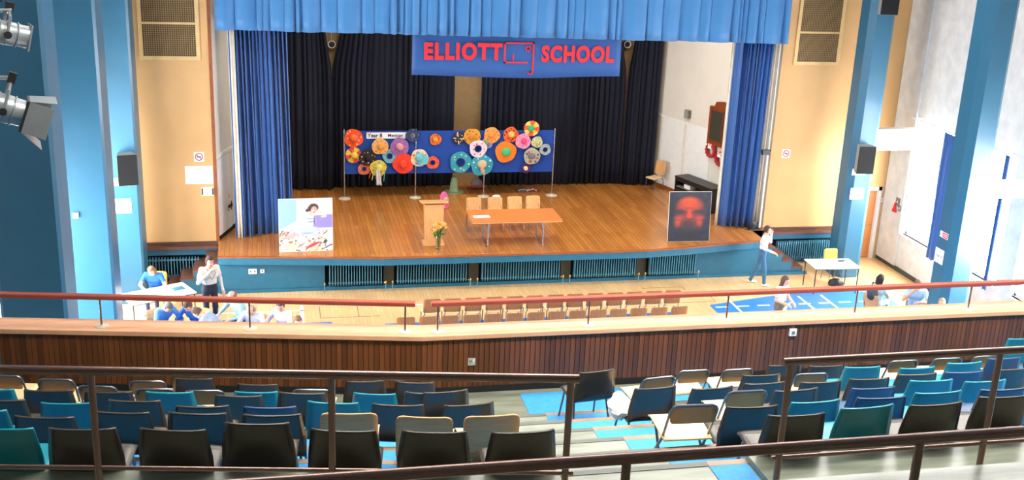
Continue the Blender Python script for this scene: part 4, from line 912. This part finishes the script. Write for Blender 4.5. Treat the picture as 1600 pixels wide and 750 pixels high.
obj('plate', MB().box((-.17, -.006, -.17), (.17, 0, .17)), 'paper', e, smooth=False); obj('lettering', text_mesh('Year', .085, .001, 0, 'ink'), None, e, (-.05, -.008, 0), UP); obj('lettering', text_mesh('10', .085, .001, 0, 'ink'), None, e, (.10, -.008, 0), UP)
e = empty('fire_sign', (14.945, 21.74, 2.66), R_(-90), 'small red and white fire action sign on the second right column', 'sign')
obj('plate', MB().box((-.16, -.006, -.07), (.16, 0, .07)), 'paper', e, smooth=False); obj('red_panel', MB().box((-.06, -.008, -.055), (.15, -.006, .055)), 'red', e, smooth=False)
obj('text_line', MB().box((-.04, -.0095, .012), (.13, -.008, .026)).box((-.04, -.0095, -.026), (.13, -.008, -.012)), 'paper', e, smooth=False)
obj('symbol', MB().tube([(-.11+.025*math.cos(a), -.008, .025*math.sin(a)) for a in [i*math.pi/6 for i in range(13)]], .005, 5, caps=False), 'red', e)
e = plate('switch_box', -3.63, 3.67, .10, .10, 21.285, 'white', 'small white switch box on the second left column', 'switch', .04)
obj('rocker', MB().box((-.02, -.05, -.03), (.02, -.04, .03)), 'paper', e, smooth=False)
# white boxes bridging column and right wall
for x0, x1, y, z0, z1, lab in ((15.64, 16.82, 26.5, 3.52, 4.09, 'white box beam between the first right column and the wall'), (15.64, 16.85, 21.75, 3.54, 3.93, 'white box beam between the second right column and the wall')):
    e = empty('box_beam', (x0, y, z0), 0, lab, 'box beam'); obj('casing', MB().box((0, -.12, 0), (x1-x0, .12, z1-z0)), 'white', e, smooth=False, bevel=.008); obj('end_plate', MB().box((x1-x0, -.13, -.01), (XR-x0, .13, z1-z0+.01)), 'white', e, smooth=False)
# fire bell, alarm and switches on the right wall
e = empty('fire_call_point', (XR-.07, 27.05, 1.72), R_(-90), 'small red fire alarm point near the right door', 'alarm')
obj('box', MB().prism([(-.09, -.12), (.09, -.12), (0, .14)], 0, .05, 0, Matrix(((1, 0, 0, 0), (0, 0, -1, 0), (0, 1, 0, 0), (0, 0, 0, 1)))), 'red', e, smooth=False)
for y, z, s, lab in ((26.98, 1.9, .09, 'grey switch plate right of the red alarm point'), (26.85, 1.75, .06, 'small grey switch further along the right wall')):
    e = empty('wall_switch', (XR-.06, y, z), R_(-90), lab, 'switch'); obj('plate', MB().box((-s, -.02, -s*1.3), (s, 0, s*1.3)), 'grey', e, smooth=False); obj('rocker', MB().box((-.02, -.028, -.03), (.02, -.02, .03)), 'white', e, smooth=False)
e = plate('wall_sign', 16.92, 1.75, .10, .12, YP-.03, 'paper', 'tiny white and red sign on the right door frame', 'sign'); obj('dot', MB().tube([(.03*math.cos(a), -.008, .03*math.sin(a)) for a in [i*math.pi/6 for i in range(13)]], .008, 5, caps=False), 'red', e)
# sockets on stage front
e = plate('wall_socket', -.55, .56, .20, .13, 26.62, 'white', 'white double socket on the left stage front', 'socket', .03); obj('insert', MB().box((-.07, -.034, -.02), (-.03, -.03, .03)).box((.03, -.034, -.02), (.07, -.03, .03)), 'grey', e, smooth=False)
e = plate('wall_socket', -.32, .56, .10, .09, 26.62, 'white', 'small white socket beside the double socket on the stage front', 'socket', .03); obj('insert', MB().box((-.02, -.034, -.02), (.02, -.03, .03)), 'grey', e, smooth=False)
# sockets on the parapet
e = plate('metal_socket', 2.19, 4.67, .088, .088, BY+.003, 'sock', 'square metal socket on the dark timber parapet', 'socket', .012)
obj('rocker', MB().box((.012, -.018, .002), (.03, -.012, .032)), 'paper', e, smooth=False); obj('pin_hole', MB().box((-.03, -.0135, -.005), (.0, -.012, .022)).box((-.025, -.0135, -.028), (-.01, -.012, -.014)), 'grey', e, smooth=False)
e = plate('white_socket', 6.17, 4.86, .09, .09, BY+.003, 'white', 'square white outlet box on the dark timber parapet', 'socket', .03)
obj('button', MB().box((-.02, -.036, -.02), (.02, -.03, .02)), 'grey', e, smooth=False)

# window curtains on the right and left walls
for q, y0, y1 in ((-1, XL, 0), (1, XR, 0)):
    e = empty('curtain_track', (y0, 24.5, 4.34), 0, 'curtain track above the first %s window' % ('left' if q < 0 else 'right'), 'curtain track')
    obj('rail', MB().box((-.29 if q > 0 else .22, -2.1, 0), (-.23 if q > 0 else .28, 2.1, .035)).box((-.25 if q > 0 else 0, -2.0, 0), (0 if q > 0 else .25, -1.97, .03)).box((-.25 if q > 0 else 0, 1.97, 0), (0 if q > 0 else .25, 2.0, .03)), 'white', e, smooth=False)
drape('window_curtain', 0, .62, lambda u: 0, 1.0, 4.32, 'curt', '', 6, .05, 31, 6, parent=None, cat='curtain').name = 'window_curtain'
wcu = bpy.data.objects['window_curtain']; wcu.rotation_euler = (0, 0, R_(90)); wcu.scale = (1.35, 1, 1); wcu.location = (16.72, 24.15, 0); tag(wcu, 'blue window curtain gathered behind the second right column', 'curtain', 'blue window curtains')
for y, lab in ((22.42, 'thin blue window curtain at the pier right of the second column'), (23.2, 'thin blue window curtain hard behind the second right column')):
    o = wcu.copy(); COL.objects.link(o); o.location = (16.78, y, 0); o.scale = (.22, .6, 1); tag(o, lab)
o = wcu.copy(); COL.objects.link(o); o.location = (XL+.25, 22.3, 0); o.scale = (.4, .6, 1); tag(o, 'blue window curtain on the left wall between columns')

# stage lanterns on the left
def lantern(loc, rot, ln, r, lab, barn):
    e = empty('theatre_lantern', loc, 0, lab, 'stage light', 'theatre lanterns'); e.rotation_euler = rot      # barrel along local +x
    RX = Matrix.Rotation(R_(90), 4, 'Y')
    obj('barrel', MB().lathe([(r*.9, -ln*.5), (r, -ln*.45), (r, ln*.2), (r*.95, ln*.22), (r*.95, ln*.5), (r*.85, ln*.5), (r*.8, ln*.3)], 22, RX), 'lampm', e)
    for x in (-.3, -.15, 0, .25): obj('cooling_ring', MB().tube([(ln*x, r*1.03*math.cos(a), r*1.03*math.sin(a)) for a in [i*math.pi/10 for i in range(21)]], .006, 5, caps=False), 'lampm', e)
    obj('yoke', MB().tube([(0, r*1.25, 0), (0, r*1.25, r*1.5), (0, 0, r*1.9), (0, -r*1.25, r*1.5), (0, -r*1.25, 0)], .012, 6), 'lampm', e)
    obj('clamp', MB().box((-.03, -.03, r*1.85), (.03, .03, r*2.6)), 'blackm', e, smooth=False)
    obj('knob', MB().lathe([(.03, 0), (.03, .03)], 12, Matrix.Translation((0, -r*1.25, 0)) @ Matrix.Rotation(R_(90), 4, 'X')), 'blackm', e)
    obj('lens', MB().lathe([(r*.82, 0), (r*.5, .03), (.01, .045)], 20, Matrix.Translation((ln*.42, 0, 0)) @ RX), 'glass', e)
    if barn:
        q = r*1.12
        cf = obj('colour_frame', MB().box((ln*.5, -q, -q), (ln*.5+.02, q, -q*.8)).box((ln*.5, -q, q*.8), (ln*.5+.02, q, q)).box((ln*.5, -q, -q*.8), (ln*.5+.02, -q*.8, q*.8)).box((ln*.5, q*.8, -q*.8), (ln*.5+.02, q, q*.8)), 'blackm', e, smooth=False)
        for M, s in ((Matrix.Translation((ln*.5+.02, 0, q)) @ Matrix.Rotation(R_(-14), 4, 'Y'), 1), (Matrix.Translation((ln*.5+.02, 0, -q)) @ Matrix.Rotation(R_(26), 4, 'Y'), 1)):
            obj('barn_door', MB().prism([(0, -q), (.20, -q*1.25), (.20, q*1.25), (0, q)], -.003, .003, 0, M), 'lampm', cf, smooth=False)
        for s in (-1, 1):
            M = Matrix.Translation((ln*.5+.02, s*q, 0)) @ Matrix.Rotation(R_(s*12), 4, 'Z')
            obj('barn_door', MB().box((0, -.003, -q), (.19, .003, q), 0, M), 'lampm', cf, smooth=False)
    else:
        obj('colour_frame', MB().box((ln*.5, -r*1.1, -r*1.1), (ln*.5+.012, r*1.1, r*1.1)), 'lampm', e, smooth=False)
lantern((-2.07, 9.66, 8.66), (0, R_(14), R_(20)), .34, .095, 'grey profile theatre lantern at the upper left edge', False)
lantern((-2.1, 9.47, 8.09), (0, R_(20), R_(12)), .30, .115, 'grey theatre lantern with barn doors at the left edge', True)
e = empty('lighting_bar', (-2.28, 9.6, 0), 0, 'upright lighting bar carrying the two theatre lanterns', 'lighting bar')
obj('bar', MB().tube([(0, 0, 7.2), (0, 0, CEIL)], .025, 10), 'lampm', e); obj('cross_arm', MB().tube([(-.1, 0, 8.84), (.28, .05, 8.84)], .016, 8).tube([(-.1, -.05, 8.33), (.25, -.12, 8.33)], .016, 8), 'lampm', e); obj('cable', MB().tube([(.2, .1, 8.9), (.18, .1, 10), (.2, .1, CEIL)], .012, 6), 'blackm', e)

# ================================================================== HALL TABLES
def wtable(x, y, rz, w, d, lab):
    e = empty('white_table', (x, y, 0), rz, lab, 'table', 'white tables on the hall floor')
    obj('table_top', MB().box((-w/2, -d/2, .70), (w/2, d/2, .725)), 'wtable', e, smooth=False, bevel=.004)
    obj('apron', MB().tube([(-w/2+.04, -d/2+.04, .685), (w/2-.04, -d/2+.04, .685), (w/2-.04, d/2-.04, .685), (-w/2+.04, d/2-.04, .685), (-w/2+.04, -d/2+.04, .685)], .014, 6), 'blackm', e)
    for sx in (-1, 1):
        for sy in (-1, 1): obj('leg', MB().tube([(sx*(w/2-.04), sy*(d/2-.04), .70), (sx*(w/2-.04), sy*(d/2-.04), 0)], .014, 8), 'blackm', e)
    return e
wtable(14.31, 25.40, R_(-3), 1.25, .76, 'white topped table with black legs on the right')
wtable(-2.62, 24.85, R_(27), 1.5, .80, 'white topped table in the sunlight on the left')
wtable(-1.95, 22.42, R_(0), 1.3, .75, 'white topped table among the seated people on the left')
wtable(14.4, 21.82, R_(0), .8, .8, 'white topped table beside the second right column')
oc = ply_chair('orange', 'orange', .84, .45); oc.name = 'orange_chair'; tag(oc, 'orange chair behind the white table on the right', 'chair', 'orange chairs at the white tables'); oc.location = (14.70, 26.02, 0); oc.rotation_euler = (0, 0, R_(182))
TREE[oc.name] = [(c, kids(c)) for c in kids(oc)]
clone(oc, (-2.74, 25.78, 0), R_(172), 'orange chair of the woman in blue at the left table')
e = empty('black_bag', (14.62, 25.62, 0), R_(-25), 'black bag on the floor under the right white table', 'bag')
obj('body', MB().lathe([(.02, 0), (.17, .01), (.19, .07), (.15, .16), (.08, .21), (.02, .22)], 18, Matrix.Diagonal((1.1, .55, 1, 1)), 0, lambda a: 1+.08*math.sin(3*a)), 'blackm', e); obj('strap', MB().tube([(-.12, 0, .24), (-.1, .02, .38), (.02, .03, .4), (.1, 0, .25)], .014, 6), 'blackm', e)
tag(obj('paper_cup', MB().lathe([(.03, 0), (.04, .10), (.036, .10), (.027, .01)], 14), 'paper', None, (14.95, 25.1, 0)), 'white cup on the floor by the right table leg', 'cup')
tag(obj('pen_case', MB().tube([(-.09, 0, .03), (.09, .02, .03)], [.025, .03], 8).tube([(-.02, .04, .02), (.05, .08, .03)], .012, 6), 'blackm', None, (14.62, 25.50, .726)), 'small dark pen case on the right white table', 'pen case')
tag(obj('table_paper', MB().box((-.2, -.14, 0), (.2, .14, .004)), 'paper', None, (14.2, 25.45, .726), (0, 0, .2), smooth=False), 'white sheet on the right white table', 'paper')
tag(obj('blue_notebook', MB().box((-.13, -.09, 0), (.13, .09, .02)), 'fas_blue', None, (-2.2, 25.1, .726), (0, 0, R_(27)), smooth=False), 'blue notebook on the sunlit left table', 'notebook')
rb = random.Random(3); wb_ = MB().ball((0, 0, 0), (.10, .17, .11), 14)
wb_.v = [(x*(1+rb.uniform(-.22, .22)), y*(1+rb.uniform(-.2, .2)), z*(1+rb.uniform(-.25, .25))-.5*max(0, -x)) for x, y, z in wb_.v]
tag(obj('white_bag', wb_, 'paper', None, (3.10, 9.0, ZK(2)+.40), ang=20), 'crumpled white bag hanging over the seat edge of a black balcony chair', 'bag')

# ================================================================== PEOPLE
def surfnet(F, org, h):
    S = F < 0; nx, ny, nz_ = F.shape
    c = lambda A, i, j, k: A[i:nx-1+i, j:ny-1+j, k:nz_-1+k]
    cnt = sum(c(S, i, j, k).astype(np.int8) for i in (0, 1) for j in (0, 1) for k in (0, 1))
    act = (cnt > 0) & (cnt < 8); idx = -np.ones(act.shape, int); I = np.argwhere(act); idx[act] = np.arange(len(I))
    pos = np.zeros((len(I), 3)); num = np.zeros(len(I)); a0, a1, a2 = I.T
    for d in range(3):
        for p in (0, 1):
            for q in (0, 1):
                o = [0, 0, 0]; e = [i for i in range(3) if i != d]; o[e[0]] = p; o[e[1]] = q; o2 = list(o); o2[d] = 1
                f0 = F[a0+o[0], a1+o[1], a2+o[2]]; f1 = F[a0+o2[0], a1+o2[1], a2+o2[2]]; m = (f0 < 0) != (f1 < 0)
                t = np.where(m, f0/(f0-f1+1e-12), 0); P = np.tile(np.array(o, float), (len(I), 1)); P[:, d] = t
                pos[m] += P[m]; num[m] += 1
    V = (I+pos/num[:, None])*h+np.array(org); fs = []
    for d in range(3):
        e = [(1, 2), (2, 0), (0, 1)][d]
        A = S; B = np.roll(S, -1, d); ch = A != B
        sl = [slice(1, -1)]*3; sl[d] = slice(0, -1); sub = np.zeros_like(ch); sub[tuple(sl)] = ch[tuple(sl)]
        J = np.argwhere(sub); ins = A[tuple(J.T)]
        u = np.zeros(3, int); v = np.zeros(3, int); u[e[0]] = 1; v[e[1]] = 1
        q = np.stack([idx[tuple((J-u-v).T)], idx[tuple((J-v).T)], idx[tuple(J.T)], idx[tuple((J-u).T)]], 1)
        q[~ins] = q[~ins][:, ::-1]; fs.append(q)
    return V, np.concatenate(fs)
def cap_sdf(P, a, b, ra, rb):
    a, b = np.array(a, float), np.array(b, float); ba = b-a; L = max(ba@ba, 1e-9)
    t = np.clip(((P-a)@ba)/L, 0, 1); return np.linalg.norm(P-a-t[..., None]*ba, axis=-1)-(ra+(rb-ra)*t)
def ell_sdf(P, Mi, c, r):
    q = (P-np.array(c))@Mi.T; r = np.array(r); k0 = np.linalg.norm(q/r, axis=-1); k1 = np.linalg.norm(q/(r*r), axis=-1); return k0*(k0-1)/np.maximum(k1, 1e-6)
def smin(a, b, k):
    h = np.clip(.5+.5*(b-a)/k, 0, 1); return b*(1-h)+a*h-k*h*(1-h)
SKIN = mat('skin', lin(222, 166, 140), .55, var=.05, sc=12)
CLO = {}
def cloth(c):
    if c not in CLO: CLO[c] = mat('cloth_%d_%d_%d' % c, lin(*c), .85, var=.10, sc=9, bump=.2, bsc=30)
    return CLO[c]
def person(loc, rz, label, h=1.7, sit=False, lean=0, side=0, hp=0, hy=0, arms=None, feet=None, top=(230, 230, 235), bot=(40, 44, 60), shoe=(60, 50, 46), hair=(60, 44, 36), hs='short', sleeve='long', group='people in the hall'):
    k = h/1.7; V3 = lambda *a: np.array(a, float)*k
    root = empty('person', loc, rz, label, 'person', group)
    pz = .52/k if sit else .90
    pel = V3(0, 0, pz); la = R_(lean); sa = R_(side)
    tdir = np.array((math.sin(sa), math.sin(la)*math.cos(sa), math.cos(la)*math.cos(sa)))
    fw = np.array((0, math.cos(la), -math.sin(la))); X = np.array((1., 0, 0))
    at = lambda d, x=0, f=0: pel+tdir*d*k+X*x*k+fw*f*k
    sh = {s: at(.485, s*.175) for s in (-1, 1)}
    pr = []   # (sdf args, material)
    C = lambda a, b, ra, rb, m: pr.append((a, b, ra*k, rb*k, m))
    C(at(0, -.075), at(0, .075), .105, .105, 2); C(at(.10, -.06), at(.10, .06), .10, .10, 2 if not sit else 1)
    C(at(.20, -.055), at(.20, .055), .105, .105, 1); C(at(.34, -.085), at(.34, .085), .11, .11, 1); C(at(.43, -.12), at(.43, .12), .085, .085, 1)
    C(at(.47, -.15), at(.47, .15), .058, .058, 1)
    C(at(.47), at(.56, 0, .01), .055, .05, 0)
    kn, an, to = {}, {}, {}
    for s in (-1, 1):
        hip = at(-.02, s*.088) if not sit else pel+V3(s*.09, .02, -.02)
        if sit: kn[s] = V3(s*.11, .44, .50/k); an[s] = V3(s*.11, .42, .085/k)
        else:
            f = (feet or {}).get(s, (s*.10, 0)); an[s] = V3(f[0], f[1]-.03, .085); kn[s] = (hip+an[s])/2+V3(s*.01, .035, 0)
        to[s] = an[s]+V3(s*.02, .15, -.045)
        C(hip, kn[s], .088, .06, 2); C(kn[s], an[s], .06, .047, 2); C(an[s]+V3(0, -.03, -.04), to[s], .042, .034, 3)
    arms = arms or {}
    wr, el = {}, {}
    for s in (-1, 1):
        e_, w_ = arms.get(s, ((s*.05, -.02, -.28), (s*.06, .05, -.53)))
        el[s] = sh[s]+V3(*e_); wr[s] = sh[s]+V3(*w_)
        C(sh[s], sh[s]*.45+el[s]*.55, .058, .052, 1)
        C(sh[s]*.45+el[s]*.55, el[s], .05 if sleeve == 'long' else .042, .042 if sleeve == 'long' else .038, 1 if sleeve == 'long' else 0)
        C(el[s], wr[s], .042 if sleeve == 'long' else .036, .030, 1 if sleeve == 'long' else 0)
        d = wr[s]-el[s]; d = d/np.linalg.norm(d); C(wr[s], wr[s]+d*.075*k, .029, .027, 0)
    hpr = R_(hp)+la*.6; yw = R_(hy)
    HM = (Matrix.Rotation(yw, 3, 'Z') @ Matrix.Rotation(-hpr, 3, 'X'))
    HMn = np.array(HM); nk = at(.56, 0, .01); hc = nk+HMn@V3(0, .022, .105)
    hl = lambda *a: hc+HMn@V3(*a)
    pts = np.array([p for q in pr for p in (q[0], q[1])]+[hl(0, 0, .13), hl(0, .12, 0), hl(0, -.12, 0)])
    lo, hi = pts.min(0)-.16*k, pts.max(0)+.16*k; st = .0175
    n = np.ceil((hi-lo)/st).astype(int)+2
    G = np.stack(np.meshgrid(*[lo[i]+np.arange(n[i])*st for i in range(3)], indexing='ij'), -1)
    F = None
    for a, b, ra, rb, m in pr:
        d_ = cap_sdf(G, a, b, ra, rb); F = d_ if F is None else smin(F, d_, .03*k)
    Mi = HMn.T
    hd = ell_sdf(G, Mi, hl(0, 0, 0), V3(.074, .094, .112)); hd = smin(hd, cap_sdf(G, hl(-.02, .045, -.075), hl(.02, .045, -.075), .035*k, .035*k), .03)
    hd = smin(hd, cap_sdf(G, hl(0, .090, .01), hl(0, .104, -.025), .008*k, .013*k), .012)
    for s in (-1, 1): hd = smin(hd, ell_sdf(G, Mi, hl(s*.076, -.005, -.005), V3(.012, .022, .032)), .008)
    F = smin(F, hd, .02)
    V, Q = surfnet(F, lo, st)
    cen = V[Q].mean(1); best = np.full(len(Q), 9.); mi = np.zeros(len(Q), int)
    for a, b, ra, rb, m in pr:
        d_ = cap_sdf(cen, a, b, ra, rb); w_ = d_ < best; best[w_] = d_[w_]; mi[w_] = m
    d_ = ell_sdf(cen, Mi, hl(0, 0, 0), V3(.074, .094, .118)); mi[d_ < best] = 0
    mb = MB(); mb.v = [tuple(v) for v in V]; mb.f = [tuple(int(i) for i in q) for q in Q]; mb.m = [int(i) for i in mi]
    for s in (-1, 1):                              # fingers, thumb
        d = wr[s]-el[s]; d = d/np.linalg.norm(d); lat = np.cross(d, (0, 0, 1.)); lat = lat/max(np.linalg.norm(lat), .1); nrm = np.cross(lat, d)
        if nrm[2] > 0: nrm = -nrm
        base = wr[s]+d*.075*k
        for i, L in enumerate((.062, .072, .068, .052)):
            b0 = base+lat*(-.027+.018*i)*k; mb.tube([b0-d*.02*k, b0+d*L*.5*k+nrm*.004*k, b0+d*L*.85*k+nrm*.022*k, b0+d*L*.95*k+nrm*.04*k], [.0095*k, .009*k, .0085*k, .006*k], 6, 0)
        t0 = wr[s]+d*.025*k-lat*.022*k; mb.tube([t0, t0-lat*.025*k+d*.02*k, t0-lat*.03*k+d*.05*k+nrm*.012*k], [.012*k, .010*k, .008*k], 6, 0)
    for s in (-1, 1):                              # eyes, brows ; mouth
        mb.ball(tuple(hl(s*.030, .083, .012)), .010*k, 6, 4); mb.tube([hl(s*.018, .092, .034), hl(s*.045, .082, .032)], .005*k, 5, 5)
    mb.tube([hl(-.022, .088, -.052), hl(0, .094, -.053), hl(.022, .088, -.052)], .005*k, 5, 6)
    obj('body', mb, [SKIN, cloth(top), cloth(bot), cloth(shoe), K['ink'], cloth(hair), cloth((176, 92, 88))], root, ang=80)
    if hs != 'none':
        g = .016; lo2, hi2 = hc-.20*k, hc+.20*k; lo2[2] -= (.22 if hs == 'long' else 0)
        n = np.ceil((hi2-lo2)/g).astype(int)+2; G = np.stack(np.meshgrid(*[lo2[i]+np.arange(n[i])*g for i in range(3)], indexing='ij'), -1)
        Hs = ell_sdf(G, Mi, hl(0, -.012, .014), V3(.088, .104, .118))
        Lc = (G-hc)@HMn/k      # head-local coordinates
        face = np.maximum(Lc[..., 2]-(.058 if hs != 'bald' else .03), -(Lc[..., 1]-.020)); Hs = np.maximum(Hs, -np.maximum(-(Lc[..., 1]-(.025+0*Lc[..., 2])), Lc[..., 2]-.062))
        if hs in ('short', 'grey'): Hs = np.maximum(Hs, -(Lc[..., 2]+.055))
        if hs == 'bald': Hs = np.maximum(np.maximum(Hs, Lc[..., 2]-.045), -(Lc[..., 2]+.055))
        if hs == 'long':
            for s in (-1, 0, 1): Hs = smin(Hs, cap_sdf(G, hl(s*.055, -.05+.02*abs(s), .0), hl(s*.065, -.07+.05*abs(s), -.24), .05*k, .035*k), .03)
        V, Q = surfnet(Hs, lo2, g)
        m2 = MB(); m2.v = [tuple(v) for v in V]; m2.f = [tuple(int(i) for i in q) for q in Q]; m2.m = [0]*len(Q)
        obj('hair', m2, [cloth(hair)], root, ang=80)
    return root, wr, hl, at
def world(root, p): return Matrix.Translation(root.location) @ Matrix.Rotation(root.rotation_euler.z, 4, 'Z') @ Vector(p)
PCH = Pool(tag(ply_chair('ply', 'plyseat', .80, .47), 'x', 'chair', 'chairs under the seated people'))
def seat_for(root, lab):
    o = PCH.put((root.location.x, root.location.y, .006), root.rotation_euler.z, lab); m = Vector((0, .02, 0)); m.rotate(Euler((0, 0, root.rotation_euler.z))); o.location += m
FACE = math.pi       # rz = pi : facing the balcony
# left group
r, w, hl, at = person((-1.46, 24.46, 0), FACE+R_(25), 'man in a white shirt and dark trousers standing, hand at his mouth', 1.76, lean=2, hp=12, arms={1: ((.10, .06, -.27), (-.10, .20, -.02)), -1: ((-.07, -.02, -.28), (-.09, .06, -.53))}, top=(214, 208, 194), bot=(34, 34, 48), hair=(64, 48, 42))
obj('lanyard', MB().tube([at(.50, -.07, .07), at(.40, -.085, .14), at(.27, 0, .15), at(.40, .085, .14), at(.50, .07, .07)], .006, 5), cloth((110, 90, 60)), r)
r, *_ = person((-2.74, 25.74, 0), FACE+R_(-10), 'woman in a blue top with long fair hair writing at the sunlit table', 1.64, True, 26, hp=22, arms={1: ((.12, .10, -.24), (.0, .32, -.24)), -1: ((-.14, .12, -.24), (-.02, .33, -.24))}, top=(34, 100, 196), bot=(50, 60, 90), hair=(118, 84, 58), hs='long', sleeve='short')
lean_arms = {1: ((.13, .12, -.24), (.02, .34, -.28)), -1: ((-.13, .12, -.24), (-.02, .34, -.28))}
LEFT = [((-2.49, 23.5), 215, 'grey haired man in a blue shirt bent over the left table', 34, 30, (88, 148, 214), (112, 108, 104), 'grey', 0),
        ((-1.65, 23.43), 150, 'brown haired man in a blue shirt leaning beside the grey haired man', 30, 28, (56, 112, 196), (84, 60, 46), 'short', 0),
        ((-1.05, 22.0), 75, 'person in a pale shirt standing bent over the table, back to the balcony', 40, 30, (150, 164, 190), (90, 64, 48), 'short', 0),
        ((-.72, 23.63), 130, 'man in a pale blue shirt sitting behind the left table', 22, 10, (150, 188, 204), (130, 84, 68), 'bald', 0),
        ((-.43, 22.94), 160, 'balding man in a white shirt at the right end of the left table', 24, 26, (214, 214, 222), (130, 120, 116), 'bald', 0),
        ((.16, 22.79), 140, 'man in a white collared shirt looking down to the left', 8, 24, (216, 206, 218), (84, 68, 60), 'short', 25),
        ((.41, 21.88), 185, 'person with tousled brown hair low behind the parapet cap', 10, 12, (180, 190, 200), (116, 90, 64), 'short', 0)]
for (x, y), a, lab, ln, hp, tp, hr, hs, hy in LEFT:
    st = 'back to the balcony' in lab
    r, *_ = person((x, y, 0), R_(a), lab, 1.72, not st, 52 if st else ln, hp=hp, hy=hy, arms=lean_arms, top=tp, bot=(60, 66, 84), hair=hr, hs=hs)
    if not st: seat_for(r, 'plywood chair under the '+lab.split(' in ')[0].split(' with ')[0]+(' '+lab.split(' in a ')[1].split(' ')[0] if ' in a ' in lab else '')+' shirt on the left')
# right group
r, w, hl, at = person((12.56, 25.93, .0), FACE+R_(62), 'woman in a pink-white shirt and jeans walking with a phone', 1.66, lean=3, feet={1: (.09, .16), -1: (-.09, -.22)}, arms={1: ((.10, .02, -.27), (.06, .26, -.36)), -1: ((-.10, .14, -.22), (-.04, .14, .04))}, top=(226, 214, 230), bot=(62, 104, 136), shoe=(230, 230, 232), hair=(84, 52, 44))
pw = world(r, w[-1]); tag(obj('mobile_phone', MB().box((-.025, -.01, -.06), (.025, .01, .06)), 'blackm', None, (pw.x, pw.y, pw.z+.09), (.2, .2, r.rotation_euler.z)), 'dark phone held to the ear of the walking woman', 'phone')
r, w, hl, at = person((11.36, 22.25, .005), FACE+R_(35), 'woman in a white top with long brown hair holding papers', 1.64, hp=16, arms={1: ((.08, .02, -.27), (-.02, .24, -.34)), -1: ((-.08, .04, -.27), (.04, .25, -.36))}, top=(236, 232, 226), bot=(120, 110, 98), hair=(96, 66, 54), hs='long', sleeve='short')
pw = world(r, (w[1]+w[-1])/2); tag(obj('held_paper', MB().grid(lambda u, v: (-.10+.2*u, .05*math.sin(2.2*v), -.30*v), 6, 6), 'paper', None, (pw.x, pw.y-.04, pw.z+.04), (.35, 0, r.rotation_euler.z+math.pi), solid=.003), 'white papers held by the woman in the white top', 'paper')
r, w, hl, at = person((14.23, 23.02, .0), R_(-60), 'dark haired girl in a pale green top with a backpack, seated', 1.60, True, 8, hp=10, arms={1: ((.08, .08, -.25), (.0, .32, -.27)), -1: ((-.08, .08, -.25), (.02, .32, -.27))}, top=(206, 228, 224), bot=(190, 214, 214), hair=(46, 36, 40), hs='long', sleeve='short')
seat_for(r, 'plywood chair under the dark haired girl with the backpack')
pb = world(r, at(.30, 0, -.22)); e = empty('backpack', pb, r.rotation_euler.z, 'dark grey backpack on the back of the dark haired girl', 'backpack')
bb = obj('bag', MB().ball((0, 0, 0), (.15, .085, .21), 14), cloth((74, 78, 88)), e); obj('pocket', MB().ball((0, -.06, -.06), (.10, .05, .10), 12), cloth((60, 64, 74)), bb)
for s in (-1, 1): obj('strap', MB().tube([(s*.08, .06, .16), (s*.10, .15, .22), (s*.12, .28, .16), (s*.13, .30, .0), (s*.12, .2, -.14)], .014, 6), cloth((60, 64, 74)), e)
r, *_ = person((15.1, 22.68, .0), R_(150), 'man in a light blue polo shirt resting chin on hand', 1.74, True, 12, hp=14, arms={1: ((.10, .16, -.22), (-.08, .22, .02)), -1: ((-.12, .14, -.24), (.10, .26, -.22))}, top=(170, 206, 238), bot=(60, 66, 84), hair=(120, 96, 80), sleeve='short')
seat_for(r, 'plywood chair under the man in the light blue polo shirt')
r, *_ = person((14.56, 20.87, .005), FACE+R_(-20), 'person with fair hair whose head just shows above the parapet', 1.49, hp=5, top=(200, 160, 150), bot=(70, 80, 110), hair=(176, 140, 100))
